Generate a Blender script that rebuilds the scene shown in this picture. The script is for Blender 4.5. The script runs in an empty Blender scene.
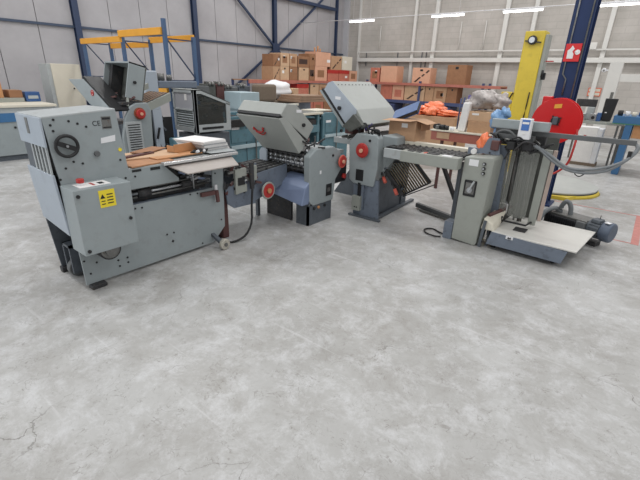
import bpy, bmesh, math, random
from mathutils import Vector, Matrix
random.seed(7)
C = bpy.context.scene
COL = C.collection
PI = math.pi

# ------------------------------------------------------------------ materials
def lin(c):
    return tuple(((v/255)/12.92 if v/255 <= .04045 else ((v/255+.055)/1.055)**2.4) for v in c)
MATS = {}
def mat(name, rgb, rough=.5, metal=0., var=.08, scale=6., bump=0., emis=None, dirt=None, dirt_amt=0.):
    m = bpy.data.materials.new(name); m.use_nodes = True
    nt = m.node_tree; n = nt.nodes; l = nt.links
    b = n['Principled BSDF']
    base = lin(rgb)
    b.inputs['Roughness'].default_value = rough; b.inputs['Metallic'].default_value = metal
    tc = n.new('ShaderNodeTexCoord')
    nz = n.new('ShaderNodeTexNoise'); nz.inputs['Scale'].default_value = scale
    nz.inputs['Detail'].default_value = 5; nz.inputs['Roughness'].default_value = .65
    l.new(tc.outputs['Object'], nz.inputs['Vector'])
    rp = n.new('ShaderNodeValToRGB')
    rp.color_ramp.elements[0].position = .3; rp.color_ramp.elements[1].position = .7
    rp.color_ramp.elements[0].color = tuple(v*(1-var) for v in base)+(1,)
    rp.color_ramp.elements[1].color = tuple(min(1, v*(1+var)) for v in base)+(1,)
    l.new(nz.outputs['Fac'], rp.inputs['Fac'])
    out = rp.outputs['Color']
    if dirt:
        n2 = n.new('ShaderNodeTexNoise'); n2.inputs['Scale'].default_value = scale*3; n2.inputs['Detail'].default_value = 8
        l.new(tc.outputs['Object'], n2.inputs['Vector'])
        r2 = n.new('ShaderNodeValToRGB'); r2.color_ramp.elements[0].position = .56; r2.color_ramp.elements[1].position = .72
        l.new(n2.outputs['Fac'], r2.inputs['Fac'])
        mu = n.new('ShaderNodeMath'); mu.operation = 'MULTIPLY'; mu.inputs[1].default_value = dirt_amt
        l.new(r2.outputs['Color'], mu.inputs[0])
        mx = n.new('ShaderNodeMixRGB'); mx.inputs['Color2'].default_value = lin(dirt)+(1,)
        l.new(mu.outputs[0], mx.inputs['Fac']); l.new(out, mx.inputs['Color1']); out = mx.outputs['Color']
    l.new(out, b.inputs['Base Color'])
    if bump:
        bp = n.new('ShaderNodeBump'); bp.inputs['Strength'].default_value = bump; bp.inputs['Distance'].default_value = .01
        l.new(nz.outputs['Fac'], bp.inputs['Height']); l.new(bp.outputs['Normal'], b.inputs['Normal'])
    if emis:
        b.inputs['Emission Color'].default_value = lin(rgb)+(1,); b.inputs['Emission Strength'].default_value = emis
    MATS[name] = m
    return m
M = MATS
mat('grey_paint', (148,156,158), .42, 0, .04, 5, dirt=(118,114,106), dirt_amt=.16)
mat('grey_light', (172,177,178), .4, 0, .05, 5, dirt=(130,125,115), dirt_amt=.3)
mat('grey_blue', (165,174,184), .42, 0, .04, 4, dirt=(125,128,132), dirt_amt=.15)
mat('beige_grey', (152,155,148), .42, 0, .04, 5, dirt=(120,118,108), dirt_amt=.15)
mat('hood_grey', (157,160,156), .42, 0, .04, 4, dirt=(130,128,120), dirt_amt=.15)
mat('frame_blue', (108,117,130), .5, 0, .1, 7, dirt=(60,62,68), dirt_amt=.4)
mat('frame_dark', (86,92,99), .5, 0, .12, 8, dirt=(50,50,52), dirt_amt=.4)
mat('chute_blue', (122,136,164), .35, .1, .08, 6)
mat('teal', (86,122,134), .45, 0, .1, 5, dirt=(60,75,80), dirt_amt=.4)
mat('teal_light', (168,186,192), .45, 0, .06, 5)
mat('black', (28,28,30), .5, 0, .2, 9)
mat('dark', (52,52,54), .6, 0, .3, 14, dirt=(95,80,65), dirt_amt=.5)
mat('dark_interior', (84,86,82), .7, 0, .25, 9)
mat('steel', (170,172,175), .3, .85, .1, 12)
mat('steel_dull', (120,120,118), .45, .6, .2, 14, dirt=(90,70,50), dirt_amt=.5)
mat('bright_steel', (215,215,215), .25, .7, .05, 12)
mat('red', (178,50,46), .4, 0, .08, 8)
mat('reel_red', (205,16,20), .35, 0, .05, 4)
mat('orange_red', (205,96,80), .6, 0, .1, 8)
mat('orange_plastic', (245,128,84), .35, 0, .2, 18, bump=.6)
mat('blue_plastic', (120,158,198), .35, 0, .2, 18, bump=.6)
mat('white', (226,226,228), .5, 0, .03, 6)
mat('paper', (232,230,228), .7, 0, .04, 20)
mat('white_paint', (215,213,208), .5, 0, .04, 3)
mat('cream', (214,208,192), .55, 0, .04, 3)
mat('yellow_sticker', (235,212,50), .5, 0, .04, 8)
mat('yellow_tower', (218,192,62), .45, 0, .06, 3, dirt=(150,130,50), dirt_amt=.25)
mat('rack_yellow', (232,166,58), .5, 0, .06, 5)
mat('rack_blue', (70,95,128), .5, 0, .08, 5)
mat('column_blue', (20,44,88), .6, 0, .08, 3)
mat('wallcol_blue', (46,60,88), .45, 0, .06, 4)
mat('girt_blue', (66,78,98), .5, 0, .06, 4)
mat('bench_blue', (62,108,152), .45, 0, .08, 5)
mat('folder_blue', (54,88,138), .4, 0, .08, 6)
mat('rack_deep_blue', (66,76,112), .5, 0, .08, 5)
mat('beam_red', (176,108,94), .5, 0, .12, 6)
mat('carton', (184,146,114), .75, 0, .08, 7, dirt=(150,108,78), dirt_amt=.3)
mat('carton_pale', (200,166,134), .75, 0, .08, 7)
mat('carton_peach', (214,164,136), .75, 0, .06, 7)
mat('carton_brown', (150,108,78), .75, 0, .12, 7)
mat('carton_red', (190,116,96), .75, 0, .12, 9)
mat('carton_mark', (70,50,42), .75, 0, .2, 9)
mat('tape', (205,180,140), .35, 0, .05, 9)
mat('board_brown', (150,122,100), .7, 0, .15, 12)
mat('board_dark', (118,104,90), .8, 0, .12, 30)
mat('wood', (176,128,92), .65, 0, .15, 10)
mat('amber', (190,138,94), .6, 0, .1, 8)
mat('grid_bronze', (150,134,108), .4, .5, .15, 12)
mat('rust', (150,85,60), .7, .2, .3, 20)
mat('rubber_grey', (95,97,98), .6, 0, .1, 8)
mat('hose_grey', (118,122,125), .5, 0, .12, 30)
mat('pump_black', (34,34,38), .45, 0, .25, 30)
mat('motor_blue', (86,96,112), .45, .1, .12, 14)
mat('wheel_dirty', (180,176,165), .7, 0, .2, 25, dirt=(110,100,85), dirt_amt=.7)
mat('plinth_white', (226,226,224), .35, 0, .04, 5)
mat('tray_board', (208,206,200), .45, 0, .04, 4)
mat('screen_blue', (70,115,185), .3, 0, .05, 8)
mat('turntable', (176,178,174), .5, 0, .08, 5)
mat('tube_light', (255,253,248), .4, 0, 0, 5, emis=6.)
mat('sign_red', (214,40,42), .4, 0, .03, 8)
mat('sign_orange', (222,112,82), .5, 0, .03, 8)
mat('line_red', (188,122,114), .55, 0, .15, 14)
mat('purple', (80,70,130), .5, 0, .1, 8)
mat('maroon', (92,60,58), .6, 0, .15, 9)
mat('film_grey', (168,160,156), .35, 0, .3, 9, bump=1., dirt=(80,76,74), dirt_amt=.7)
mat('shelf_tan', (168,160,154), .4, 0, .06, 8)
mat('trim_tan', (176,158,148), .6, 0, .06, 8)
mat('green_strip', (70,130,95), .5, 0, .1, 6)
mat('paper_mid', (176,176,178), .6, 0, .15, 60)

def glass(name, rgb, alpha_rough=.05, mixf=.35):
    m = bpy.data.materials.new(name); m.use_nodes = True; nt = m.node_tree; n = nt.nodes; l = nt.links
    b = n['Principled BSDF']; b.inputs['Base Color'].default_value = lin(rgb)+(1,); b.inputs['Roughness'].default_value = alpha_rough
    t = n.new('ShaderNodeBsdfTransparent'); mx = n.new('ShaderNodeMixShader'); mx.inputs[0].default_value = mixf
    l.new(t.outputs[0], mx.inputs[1]); l.new(b.outputs[0], mx.inputs[2]); l.new(mx.outputs[0], n['Material Output'].inputs['Surface'])
    MATS[name] = m
glass('perspex', (150,152,146), .1, .4)
glass('perspex_dark', (70,72,70), .1, .55)
glass('perspex_frost', (178,178,184), .25, .85)
glass('film', (205,200,200), .2, .5)

# floor: polished, worn concrete
def floor_mat():
    m = bpy.data.materials.new('concrete_floor'); m.use_nodes = True; nt = m.node_tree; n = nt.nodes; l = nt.links
    b = n['Principled BSDF']; tc = n.new('ShaderNodeTexCoord')
    def noise(sc, det, ro=.6, vec=None, dist=0):
        z = n.new('ShaderNodeTexNoise'); z.inputs['Scale'].default_value = sc; z.inputs['Detail'].default_value = det
        z.inputs['Roughness'].default_value = ro; z.inputs['Distortion'].default_value = dist
        l.new(vec or tc.outputs['Object'], z.inputs['Vector']); return z.outputs['Fac']
    def ramp(src, p0, p1, c0=(0,0,0), c1=(1,1,1)):
        r = n.new('ShaderNodeValToRGB'); r.color_ramp.elements[0].position = p0; r.color_ramp.elements[1].position = p1
        r.color_ramp.elements[0].color = tuple(c0)+(1,); r.color_ramp.elements[1].color = tuple(c1)+(1,)
        l.new(src, r.inputs['Fac']); return r.outputs['Color']
    def mix(a, bcol, fac, f=1.):
        x = n.new('ShaderNodeMixRGB')
        mu = n.new('ShaderNodeMath'); mu.operation = 'MULTIPLY'; mu.inputs[1].default_value = f
        l.new(fac, mu.inputs[0]); l.new(mu.outputs[0], x.inputs['Fac']); l.new(a, x.inputs['Color1']); x.inputs['Color2'].default_value = lin(bcol)+(1,)
        return x.outputs['Color']
    base = ramp(noise(.8, 8, .66, dist=.4), .3, .7, lin((148,146,142)), lin((190,190,189)))
    base = mix(base, (134,129,122), ramp(noise(1.5, 10, .78, dist=.5), .47, .72), .7)
    base = mix(base, (222,223,226), ramp(noise(4.5, 10, .82, dist=.3), .48, .72), .6)
    # long faint float lines
    mp = n.new('ShaderNodeMapping'); mp.inputs['Scale'].default_value = (.55, 19, 1); mp.inputs['Rotation'].default_value = (0,0,.62)
    l.new(tc.outputs['Object'], mp.inputs['Vector'])
    base = mix(base, (228,228,230), ramp(noise(1.2, 3, .5, mp.outputs['Vector'], .25), .66, .76), .28)
    # short squiggly scratches: thin bands of a warped noise, kept to patches
    def squiggle(sc, dist, wid, lo, hi):
        a_ = n.new('ShaderNodeMath'); a_.operation = 'SUBTRACT'; a_.inputs[1].default_value = .5; l.new(noise(sc, 3, .6, dist=dist), a_.inputs[0])
        b_ = n.new('ShaderNodeMath'); b_.operation = 'ABSOLUTE'; l.new(a_.outputs[0], b_.inputs[0])
        c_ = n.new('ShaderNodeMath'); c_.operation = 'LESS_THAN'; c_.inputs[1].default_value = wid; l.new(b_.outputs[0], c_.inputs[0])
        d_ = n.new('ShaderNodeMath'); d_.operation = 'MULTIPLY'; l.new(c_.outputs[0], d_.inputs[0]); l.new(ramp(noise(sc*.9, 4, .7), lo, hi), d_.inputs[1]); return d_.outputs[0]
    base = mix(base, (120,115,108), squiggle(6, 1.4, .007, .48, .62), .5)
    base = mix(base, (112,106,98), squiggle(11, .8, .012, .5, .64), .45)
    base = mix(base, (118,111,103), ramp(noise(22, 9, .85), .56, .74), .6)
    vo = n.new('ShaderNodeTexVoronoi'); vo.feature = 'DISTANCE_TO_EDGE'; vo.inputs['Scale'].default_value = 1.1
    nzv = n.new('ShaderNodeTexNoise'); nzv.inputs['Scale'].default_value = 2.5; nzv.inputs['Detail'].default_value = 6
    l.new(tc.outputs['Object'], nzv.inputs['Vector'])
    ad = n.new('ShaderNodeVectorMath'); ad.operation = 'MULTIPLY_ADD'; ad.inputs[1].default_value = (.7,.7,.7)
    l.new(nzv.outputs['Color'], ad.inputs[0]); l.new(tc.outputs['Object'], ad.inputs[2]); l.new(ad.outputs[0], vo.inputs['Vector'])
    crack = n.new('ShaderNodeMath'); crack.operation = 'LESS_THAN'; crack.inputs[1].default_value = .0035; l.new(vo.outputs['Distance'], crack.inputs[0])
    cm = n.new('ShaderNodeMath'); cm.operation = 'MULTIPLY'; l.new(crack.outputs[0], cm.inputs[0]); l.new(ramp(noise(1.1, 3), .5, .62), cm.inputs[1])
    base = mix(base, (95,90,84), cm.outputs[0], .6)
    l.new(base, b.inputs['Base Color'])
    ro = n.new('ShaderNodeMapRange'); ro.inputs['To Min'].default_value = .3; ro.inputs['To Max'].default_value = .62
    l.new(noise(3, 6), ro.inputs['Value']); l.new(ro.outputs[0], b.inputs['Roughness'])
    bp = n.new('ShaderNodeBump'); bp.inputs['Strength'].default_value = .12; bp.inputs['Distance'].default_value = .004
    l.new(noise(25, 6), bp.inputs['Height']); l.new(bp.outputs[0], b.inputs['Normal'])
    MATS['floor'] = m
floor_mat()
def wall_mat(name, c0, c1, sc=.7, brick=False, blotch=None):
    m = bpy.data.materials.new(name); m.use_nodes = True; nt = m.node_tree; n = nt.nodes; l = nt.links
    b = n['Principled BSDF']; b.inputs['Roughness'].default_value = .85; tc = n.new('ShaderNodeTexCoord')
    z = n.new('ShaderNodeTexNoise'); z.inputs['Scale'].default_value = sc; z.inputs['Detail'].default_value = 8; z.inputs['Roughness'].default_value = .65
    l.new(tc.outputs['Object'], z.inputs['Vector'])
    r = n.new('ShaderNodeValToRGB'); r.color_ramp.elements[0].position = .3; r.color_ramp.elements[1].position = .7
    r.color_ramp.elements[0].color = lin(c0)+(1,); r.color_ramp.elements[1].color = lin(c1)+(1,)
    l.new(z.outputs['Fac'], r.inputs['Fac']); out = r.outputs['Color']
    if brick:
        mp = n.new('ShaderNodeMapping'); mp.inputs['Rotation'].default_value = (PI/2,0,0); l.new(tc.outputs['Object'], mp.inputs['Vector'])
        br = n.new('ShaderNodeTexBrick'); br.inputs['Scale'].default_value = 1.; br.inputs['Brick Width'].default_value = .6; br.inputs['Row Height'].default_value = .22
        br.inputs['Mortar Size'].default_value = .012; br.inputs['Color1'].default_value = (1,1,1,1); br.inputs['Color2'].default_value = (.95,.95,.95,1); br.inputs['Mortar'].default_value = (.88,.88,.88,1)
        l.new(mp.outputs['Vector'], br.inputs['Vector'])
        mm = n.new('ShaderNodeMixRGB'); mm.blend_type = 'MULTIPLY'; mm.inputs['Fac'].default_value = 1
        l.new(out, mm.inputs['Color1']); l.new(br.outputs['Color'], mm.inputs['Color2']); out = mm.outputs['Color']
    l.new(out, b.inputs['Base Color']); MATS[name] = m
wall_mat('panel_concrete', (164,161,164), (183,181,183), .8)
wall_mat('joint_dark', (95,95,98), (110,110,112))
wall_mat('block_wall', (172,167,160), (198,192,186), 1.1, True)
wall_mat('panel_light', (180,180,184), (196,196,200), .8)

# ------------------------------------------------------------------ mesh builder
class MB:
    def __init__(s): s.v = []; s.f = []; s.mi = []; s.sm = []
    def add(s, bm, mi=0, smooth=False, M4=None):
        bmesh.ops.recalc_face_normals(bm, faces=bm.faces)
        k = len(s.v)
        bm.verts.ensure_lookup_table(); bm.verts.index_update()
        for v in bm.verts: s.v.append((M4 @ v.co) if M4 else v.co.copy())
        for f in bm.faces:
            s.f.append([k+v.index for v in f.verts]); s.mi.append(mi)
            s.sm.append(smooth and len(f.verts) <= 4)
        bm.free(); return s
    def box(s, x0,x1,y0,y1,z0,z1, bev=0., mi=0, M4=None):
        bm = bmesh.new()
        vs = [bm.verts.new((x,y,z)) for x in (x0,x1) for y in (y0,y1) for z in (z0,z1)]
        for q in ((0,1,3,2),(4,6,7,5),(0,4,5,1),(2,3,7,6),(0,2,6,4),(1,5,7,3)): bm.faces.new([vs[i] for i in q])
        if bev: bmesh.ops.bevel(bm, geom=bm.edges[:], offset=bev, segments=2, affect='EDGES', profile=.5)
        return s.add(bm, mi, False, M4)
    def prism(s, pts, ax, a0, a1, mi=0, bev=0., M4=None):
        bm = bmesh.new()
        def P(p, a):
            return {'x':(a,p[0],p[1]), 'y':(p[0],a,p[1]), 'z':(p[0],p[1],a)}[ax]
        A = [bm.verts.new(P(p,a0)) for p in pts]; B = [bm.verts.new(P(p,a1)) for p in pts]
        bm.faces.new(A); bm.faces.new(B[::-1]); n = len(pts)
        for i in range(n): bm.faces.new((A[i],A[(i+1)%n],B[(i+1)%n],B[i]))
        if bev: bmesh.ops.bevel(bm, geom=bm.edges[:], offset=bev, segments=2, affect='EDGES', profile=.5)
        return s.add(bm, mi, False, M4)
    def hexa(s, c, mi=0, bev=0.):           # eight corners: bottom 4, top 4
        bm = bmesh.new(); vs = [bm.verts.new(p) for p in c]
        for q in ((0,1,2,3),(4,5,6,7),(0,1,5,4),(1,2,6,5),(2,3,7,6),(3,0,4,7)): bm.faces.new([vs[i] for i in q])
        if bev: bmesh.ops.bevel(bm, geom=bm.edges[:], offset=bev, segments=2, affect='EDGES', profile=.5)
        return s.add(bm, mi)
    def cyl(s, p0, p1, r, mi=0, seg=20, r2=None, bev=0.):
        p0 = Vector(p0); p1 = Vector(p1); d = p1-p0
        bm = bmesh.new()
        bmesh.ops.create_cone(bm, cap_ends=True, segments=seg, radius1=r, radius2=r if r2 is None else r2, depth=d.length)
        if bev: 
            e = [e for e in bm.edges if any(len(f.verts) > 4 for f in e.link_faces)]
            bmesh.ops.bevel(bm, geom=e, offset=bev, segments=2, affect='EDGES', profile=.5)
        M4 = Matrix.Translation((p0+p1)/2) @ d.to_track_quat('Z','Y').to_matrix().to_4x4()
        return s.add(bm, mi, True, M4)
    def ring(s, c, ax, R, r, mi=0, seg=32, sub=8):
        ax = Vector(ax).normalized(); q = ax.to_track_quat('Z','Y')
        bm = bmesh.new(); G = []
        for i in range(seg):
            a = 2*PI*i/seg; row = []
            for j in range(sub):
                b_ = 2*PI*j/sub; rr = R+r*math.cos(b_)
                row.append(bm.verts.new(Vector(c)+q @ Vector((rr*math.cos(a), rr*math.sin(a), r*math.sin(b_)))))
            G.append(row)
        for i in range(seg):
            for j in range(sub):
                bm.faces.new((G[i][j],G[(i+1)%seg][j],G[(i+1)%seg][(j+1)%sub],G[i][(j+1)%sub]))
        return s.add(bm, mi, True)
    def tube(s, pts, r, mi=0, seg=8, smooth=3):
        P = [Vector(p) for p in pts]
        if smooth and len(P) > 2:
            Q = []
            for i in range(len(P)-1):
                a = P[max(i-1,0)]; b = P[i]; c = P[i+1]; d = P[min(i+2,len(P)-1)]
                for k in range(smooth):
                    t = k/smooth
                    Q.append(.5*((2*b)+(c-a)*t+(2*a-5*b+4*c-d)*t*t+(-a+3*b-3*c+d)*t**3))
            Q.append(P[-1]); P = Q
        bm = bmesh.new(); rows = []
        up = Vector((0,0,1))
        for i, p in enumerate(P):
            d = (P[min(i+1,len(P)-1)]-P[max(i-1,0)]).normalized()
            u = d.cross(up)
            if u.length < .05: u = d.cross(Vector((1,0,0)))
            u.normalize(); w = u.cross(d)
            rows.append([bm.verts.new(p+u*r*math.cos(2*PI*j/seg)+w*r*math.sin(2*PI*j/seg)) for j in range(seg)])
        for i in range(len(rows)-1):
            for j in range(seg): bm.faces.new((rows[i][j],rows[i][(j+1)%seg],rows[i+1][(j+1)%seg],rows[i+1][j]))
        bm.faces.new(rows[0]); bm.faces.new(rows[-1])
        return s.add(bm, mi, True)
    def bar(s, p0, p1, w, h, mi=0, roll=0.):
        p0 = Vector(p0); p1 = Vector(p1); d = p1-p0
        M4 = Matrix.Translation((p0+p1)/2) @ d.to_track_quat('Z','Y').to_matrix().to_4x4() @ Matrix.Rotation(roll,4,'Z')
        L = d.length/2
        return s.box(-w/2,w/2,-h/2,h/2,-L,L,0,mi,M4)
    def blob(s, c, rad, mi=0, amp=.2, sub=3, seed=0, flat=0.):
        bm = bmesh.new(); bmesh.ops.create_icosphere(bm, subdivisions=sub, radius=1)
        rn = random.Random(seed); ph = [rn.uniform(0,6.28) for _ in range(9)]; fr = [rn.uniform(2,7) for _ in range(9)]
        for v in bm.verts:
            d = v.co.normalized()
            k = 1+amp*(math.sin(fr[0]*d.x+ph[0])*math.sin(fr[1]*d.y+ph[1])+.6*math.sin(fr[2]*d.z*1.5+ph[2]+3*d.x)+.4*abs(math.sin(fr[3]*2*d.x+fr[4]*2*d.y+ph[3])))
            v.co = Vector((d.x*rad[0]*k, d.y*rad[1]*k, d.z*rad[2]*k))+Vector(c)
            if flat and v.co.z < c[2]-rad[2]*flat: v.co.z = c[2]-rad[2]*flat
        return s.add(bm, mi, True)
    def build(s, name, mats, parent=None, **kw):
        me = bpy.data.meshes.new(name)
        off = wloc(parent)
        if parent is None and kw.get('origin'): off = Vector(kw['origin'])
        me.from_pydata([tuple(Vector(v)-off) for v in s.v], [], s.f)
        if isinstance(mats, str): mats = [mats]
        for m in mats: me.materials.append(MATS[m])
        me.polygons.foreach_set('material_index', s.mi); me.polygons.foreach_set('use_smooth', s.sm); me.update()
        o = bpy.data.objects.new(name, me); COL.objects.link(o)
        if parent: o.parent = parent
        elif kw.get('origin'): o.location = off
        if kw.get('label'): o['label'] = kw['label']
        return o
def wloc(o):
    v = Vector((0,0,0))
    while o: v += o.location; o = o.parent
    return v
def thing(name, loc, label, cat, group=None):
    o = bpy.data.objects.new(name, None); o.empty_display_size = .1; COL.objects.link(o); o.location = loc
    o['label'] = label; o['category'] = cat
    if group: o['group'] = group
    return o
def solo(mb, name, mats, origin, label, cat, group=None):
    o = mb.build(name, mats, None, origin=origin); o['label'] = label; o['category'] = cat
    if group: o['group'] = group
    return o
def struct(mb, name, mats):
    o = mb.build(name, mats); o['kind'] = 'structure'; return o
def text(s, body, size, origin, xdir, ydir, m, parent, name='lettering'):
    cu = bpy.data.curves.new(name, 'FONT'); cu.body = body; cu.size = size; cu.extrude = .0006
    t = bpy.data.objects.new(name+'_tmp', cu); COL.objects.link(t)
    dg = bpy.context.evaluated_depsgraph_get(); me = bpy.data.meshes.new_from_object(t.evaluated_get(dg))
    bpy.data.objects.remove(t)
    me.name = name
    X = Vector(xdir).normalized(); Y = Vector(ydir).normalized(); Z = X.cross(Y)
    R = Matrix((X,Y,Z)).transposed(); off = wloc(parent)
    for v in me.vertices: v.co = R @ v.co + Vector(origin) - off
    me.materials.clear(); me.materials.append(MATS[m])
    o = bpy.data.objects.new(name, me); COL.objects.link(o); o.parent = parent
    return o

# ------------------------------------------------------------------ setting
XW, YB = -13.0, 18.0
struct(MB().box(-13.3,5,-4,18.4,-.1,0), 'floor', 'floor')
m = MB(); m.box(XW-.2,XW-.03,-3,YB,0,7,0,1)
y = 3.546-.946*7
while y < YB:
    a, b_ = y+.008, min(y+.946-.008, YB)
    m.box(XW-.04,XW,a,b_,0,7,.004,0); y += .946
struct(m, 'wall_left', ['panel_concrete','joint_dark'])
struct(MB().box(XW-.2,5,YB,YB+.2,0,7), 'wall_back', 'block_wall')
# pale corner strip on the back wall beside the corner
struct(MB().box(-13.0,-12.72,YB-.12,YB-.0,0,7,.004), 'trim_1', 'panel_light')
# left wall girt, posts and wind braces
struct(MB().box(XW,XW+.06,-3,17.9,2.68,2.74), 'trim_2', 'girt_blue')
n_ = 3
for yc in (5.43, 9.24, 13.05, 17.2):
    m = MB(); w = .08 if yc < 17 else .04; m.box(XW,XW+.02,yc-w,yc+w,0,7).box(XW+.02,XW+.12,yc-.01,yc+.01,0,7).box(XW+.12,XW+.14,yc-w,yc+w,0,7)
    if abs(yc-13.05) < .1: m.box(XW+.14,XW+.17,yc-.19,yc+.19,2.5,2.86)
    struct(m, 'trim_%d' % n_, 'wallcol_blue'); n_ += 1
for p, q in (((9.4,5.5),(13.05,2.68)), ((13.05,2.68),(16.9,5.45)), ((13.05,2.68),(9.9,.6)), ((13.05,2.68),(16.4,.6))):
    struct(MB().bar((XW+.12,p[0],p[1]),(XW+.12,q[0],q[1]),.07,.07), 'trim_%d' % n_, 'wallcol_blue'); n_ += 1
struct(MB().box(XW+.05,XW+.2,10.5,17.0,4.5,4.62), 'trim_%d' % n_, 'wallcol_blue'); n_ += 1
# back wall: white posts, girt, thin conduit
for xc, w in ((-12.05,.05),(-9.17,.06),(-8.2,.08),(-5.37,.08),(-4.36,.07),(-1.95,.07)):
    struct(MB().box(xc-w,xc+w,YB-.12,YB-.01,0,7,.004), 'trim_%d' % n_, 'white_paint'); n_ += 1
struct(MB().box(-12.0,5,YB-.22,YB-.12,2.39,2.55,.004), 'trim_%d' % n_, 'white_paint'); n_ += 1
struct(MB().box(-12.0,5,YB-.2,YB-.16,2.78,2.83), 'trim_%d' % n_, 'white_paint'); n_ += 1
# drop pipes on the back wall
for xc, z0 in ((-11.6,2.2),(-9.9,2.0),(-8.7,1.9),(-8.5,2.2),(-7.1,2.8),(-6.1,2.8),(-10.9,2.8)):
    struct(MB().cyl((xc,YB-.05,z0),(xc,YB-.05,3.9 if z0 > 2.5 else 2.8),.018,0,8), 'trim_%d' % n_, 'white_paint' if z0 > 2.5 else 'frame_dark'); n_ += 1
# red floor markings (paint on the floor)
m = MB(); m.box(-.9,.16,6.86,6.885,.0,.002).box(.16,.235,5.5,6.9,.0,.002).box(-.2,.16,5.515,5.54,.0,.002)
struct(m, 'trim_%d' % n_, 'line_red'); n_ += 1

# big blue I column
m = MB(); cx0, cx1, cy = -1.14, -.90, 6.48
m.box(cx0,cx1,cy,cy+.018,0,7).box(cx0,cx1,cy+.26,cy+.278,0,7).box((cx0+cx1)/2-.007,(cx0+cx1)/2+.007,cy+.018,cy+.26,0,7)
m.box(cx0-.05,cx1+.05,cy-.04,cy+.32,0,.025)
struct(m, 'trim_%d' % n_, 'column_blue'); n_ += 1
m = MB()
m.tube([(cx1-.03,cy-.015,.25),(cx1-.03,cy-.015,3.5),(cx1-.03,cy-.015,6)], .009, 0, 8, 0)
m.tube([(cx0+.05,cy-.015,3.9),(cx0+.05,cy-.015,1.78),(cx0+.1,cy-.015,1.72),(cx0+.1,cy-.015,1.52)], .009, 0, 8, 0)
m.tube([(cx0+.05,cy-.015,3.9),(cx0+.05,cy-.015,6)], .009, 0, 8, 0)
struct(m, 'trim_%d' % n_, 'steel_dull'); n_ += 1

# white frame standing before the back wall, right
PX0, PX1, PZ, BZ0, BZ1 = -1.30, -1.0, 2.26, 1.77, 1.96
t = thing('steel_portal', (-1.35,14.2,0), 'white painted steel portal post with side beam near right back wall', 'frame')
MB().box(PX0,PX1,14.1,14.3,0,PZ,.006).build('post', 'white_paint', t)
MB().box(PX1,2.5,14.12,14.28,BZ0,BZ1,.006).build('beam', 'white_paint', t)
MB().box(PX0+.2,PX0+.27,14.09,14.1,.9,1.5).build('cable_strip', 'steel_dull', t)

# ------------------------------------------------------------------ strip lights
for i, (x0, lab) in enumerate(((-10.28,'white strip light on cable run, nearest the back left corner'),(-6.85,'white strip light on cable run, left of the yellow tower, second from corner'),(-4.5,'white strip light directly above the yellow wrapping tower'),(-2.05,'white strip light right of the blue column at the top edge'))):
    t = thing('strip_light', (x0+.58,14.5,3.66), lab, 'ceiling light', 'strip lights on the cable run')
    MB().box(x0,x0+1.17,14.47,14.53,3.69,3.73,.004).build('fitting', 'white', t)
    for q in (.2,.97): MB().cyl((x0+q,14.5,3.73),(x0+q,14.5,7.0),.004,0,6).build('hanger','white',t)
    MB().cyl((x0+.03,14.5,3.665),(x0+1.14,14.5,3.665),.022,0,12).build('tube', 'tube_light', t)
solo(MB().tube([(-12.9,14.5,3.745),(5,14.5,3.745)], .012, 0, 6, 0), 'light_cable', 'white', (-4,14.5,3.745), 'thin white cable run carrying the strip lights across the hall', 'cable')

# ------------------------------------------------------------------ sheet feeder (front left)
FX = -3.222
t = thing('sheet_feeder', (-3.45,1.7,0), 'grey sheet feeder at front left with black handwheel and yellow warning sticker', 'machine')
BK = -3.70
m = MB()
for xx0, xx1 in ((FX-.014,FX),):
    m.prism([(1.014,1.33),(1.52,1.368),(1.553,.9),(1.86,.9),(2.0,.76),(2.0,.735),(1.5,.735),(1.5,.62),(1.065,.62)], 'x', xx0, xx1, 0)
    m.prism([(1.065,.62),(1.075,.03),(2.33,.03),(2.48,.17),(2.5,.78),(2.37,.78),(2.36,.60),(1.5,.60)], 'x', xx0, xx1, 0)
m.build('side_panel', 'grey_paint', t)
m = MB()
m.prism([(1.03,1.33),(1.52,1.36),(1.55,.9),(1.86,.9),(2.0,.74),(2.5,.7),(2.48,.2),(2.2,.05),(1.35,.05),(1.3,.5),(1.04,.6)], 'x', BK, BK+.014, 0)
m.prism([(1.03,.6),(1.35,.55),(1.22,.05),(1.07,.05)], 'x', BK, BK+.014, 0)
m.build('rear_panel', 'frame_dark', t)
# recessed strip under the table and inner body
m = MB(); m.box(BK+.02,FX-.09,1.5,2.34,.60,.9,0,0); m.build('inner_body', 'dark', t)
m = MB()
for (z, x, r, k) in ((.68,FX-.05,.013,1),(.645,FX-.06,.011,0),(.715,FX-.07,.012,0)): m.cyl((x,1.5,z),(x,2.36,z),r,k,10)
m.cyl((FX-.06,1.62,.675),(FX-.06,1.74,.675),.04,2,14); m.cyl((FX-.05,2.05,.68),(FX-.05,2.2,.68),.03,2,14)
m.build('drive_shaft', ['steel_dull','steel','dark'], t)
m = MB(); m.box(FX-.06,FX-.015,1.5,2.36,.585,.6); m.build('ledge', 'frame_blue', t)
# top cover
m = MB(); m.hexa([(BK,1.014,1.328),(FX,1.014,1.328),(FX,1.52,1.366),(BK,1.52,1.36),(BK,1.014,1.342),(FX,1.014,1.342),(FX,1.52,1.38),(BK,1.52,1.374)],0,.004); m.build('top_cover', 'grey_light', t)
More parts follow.
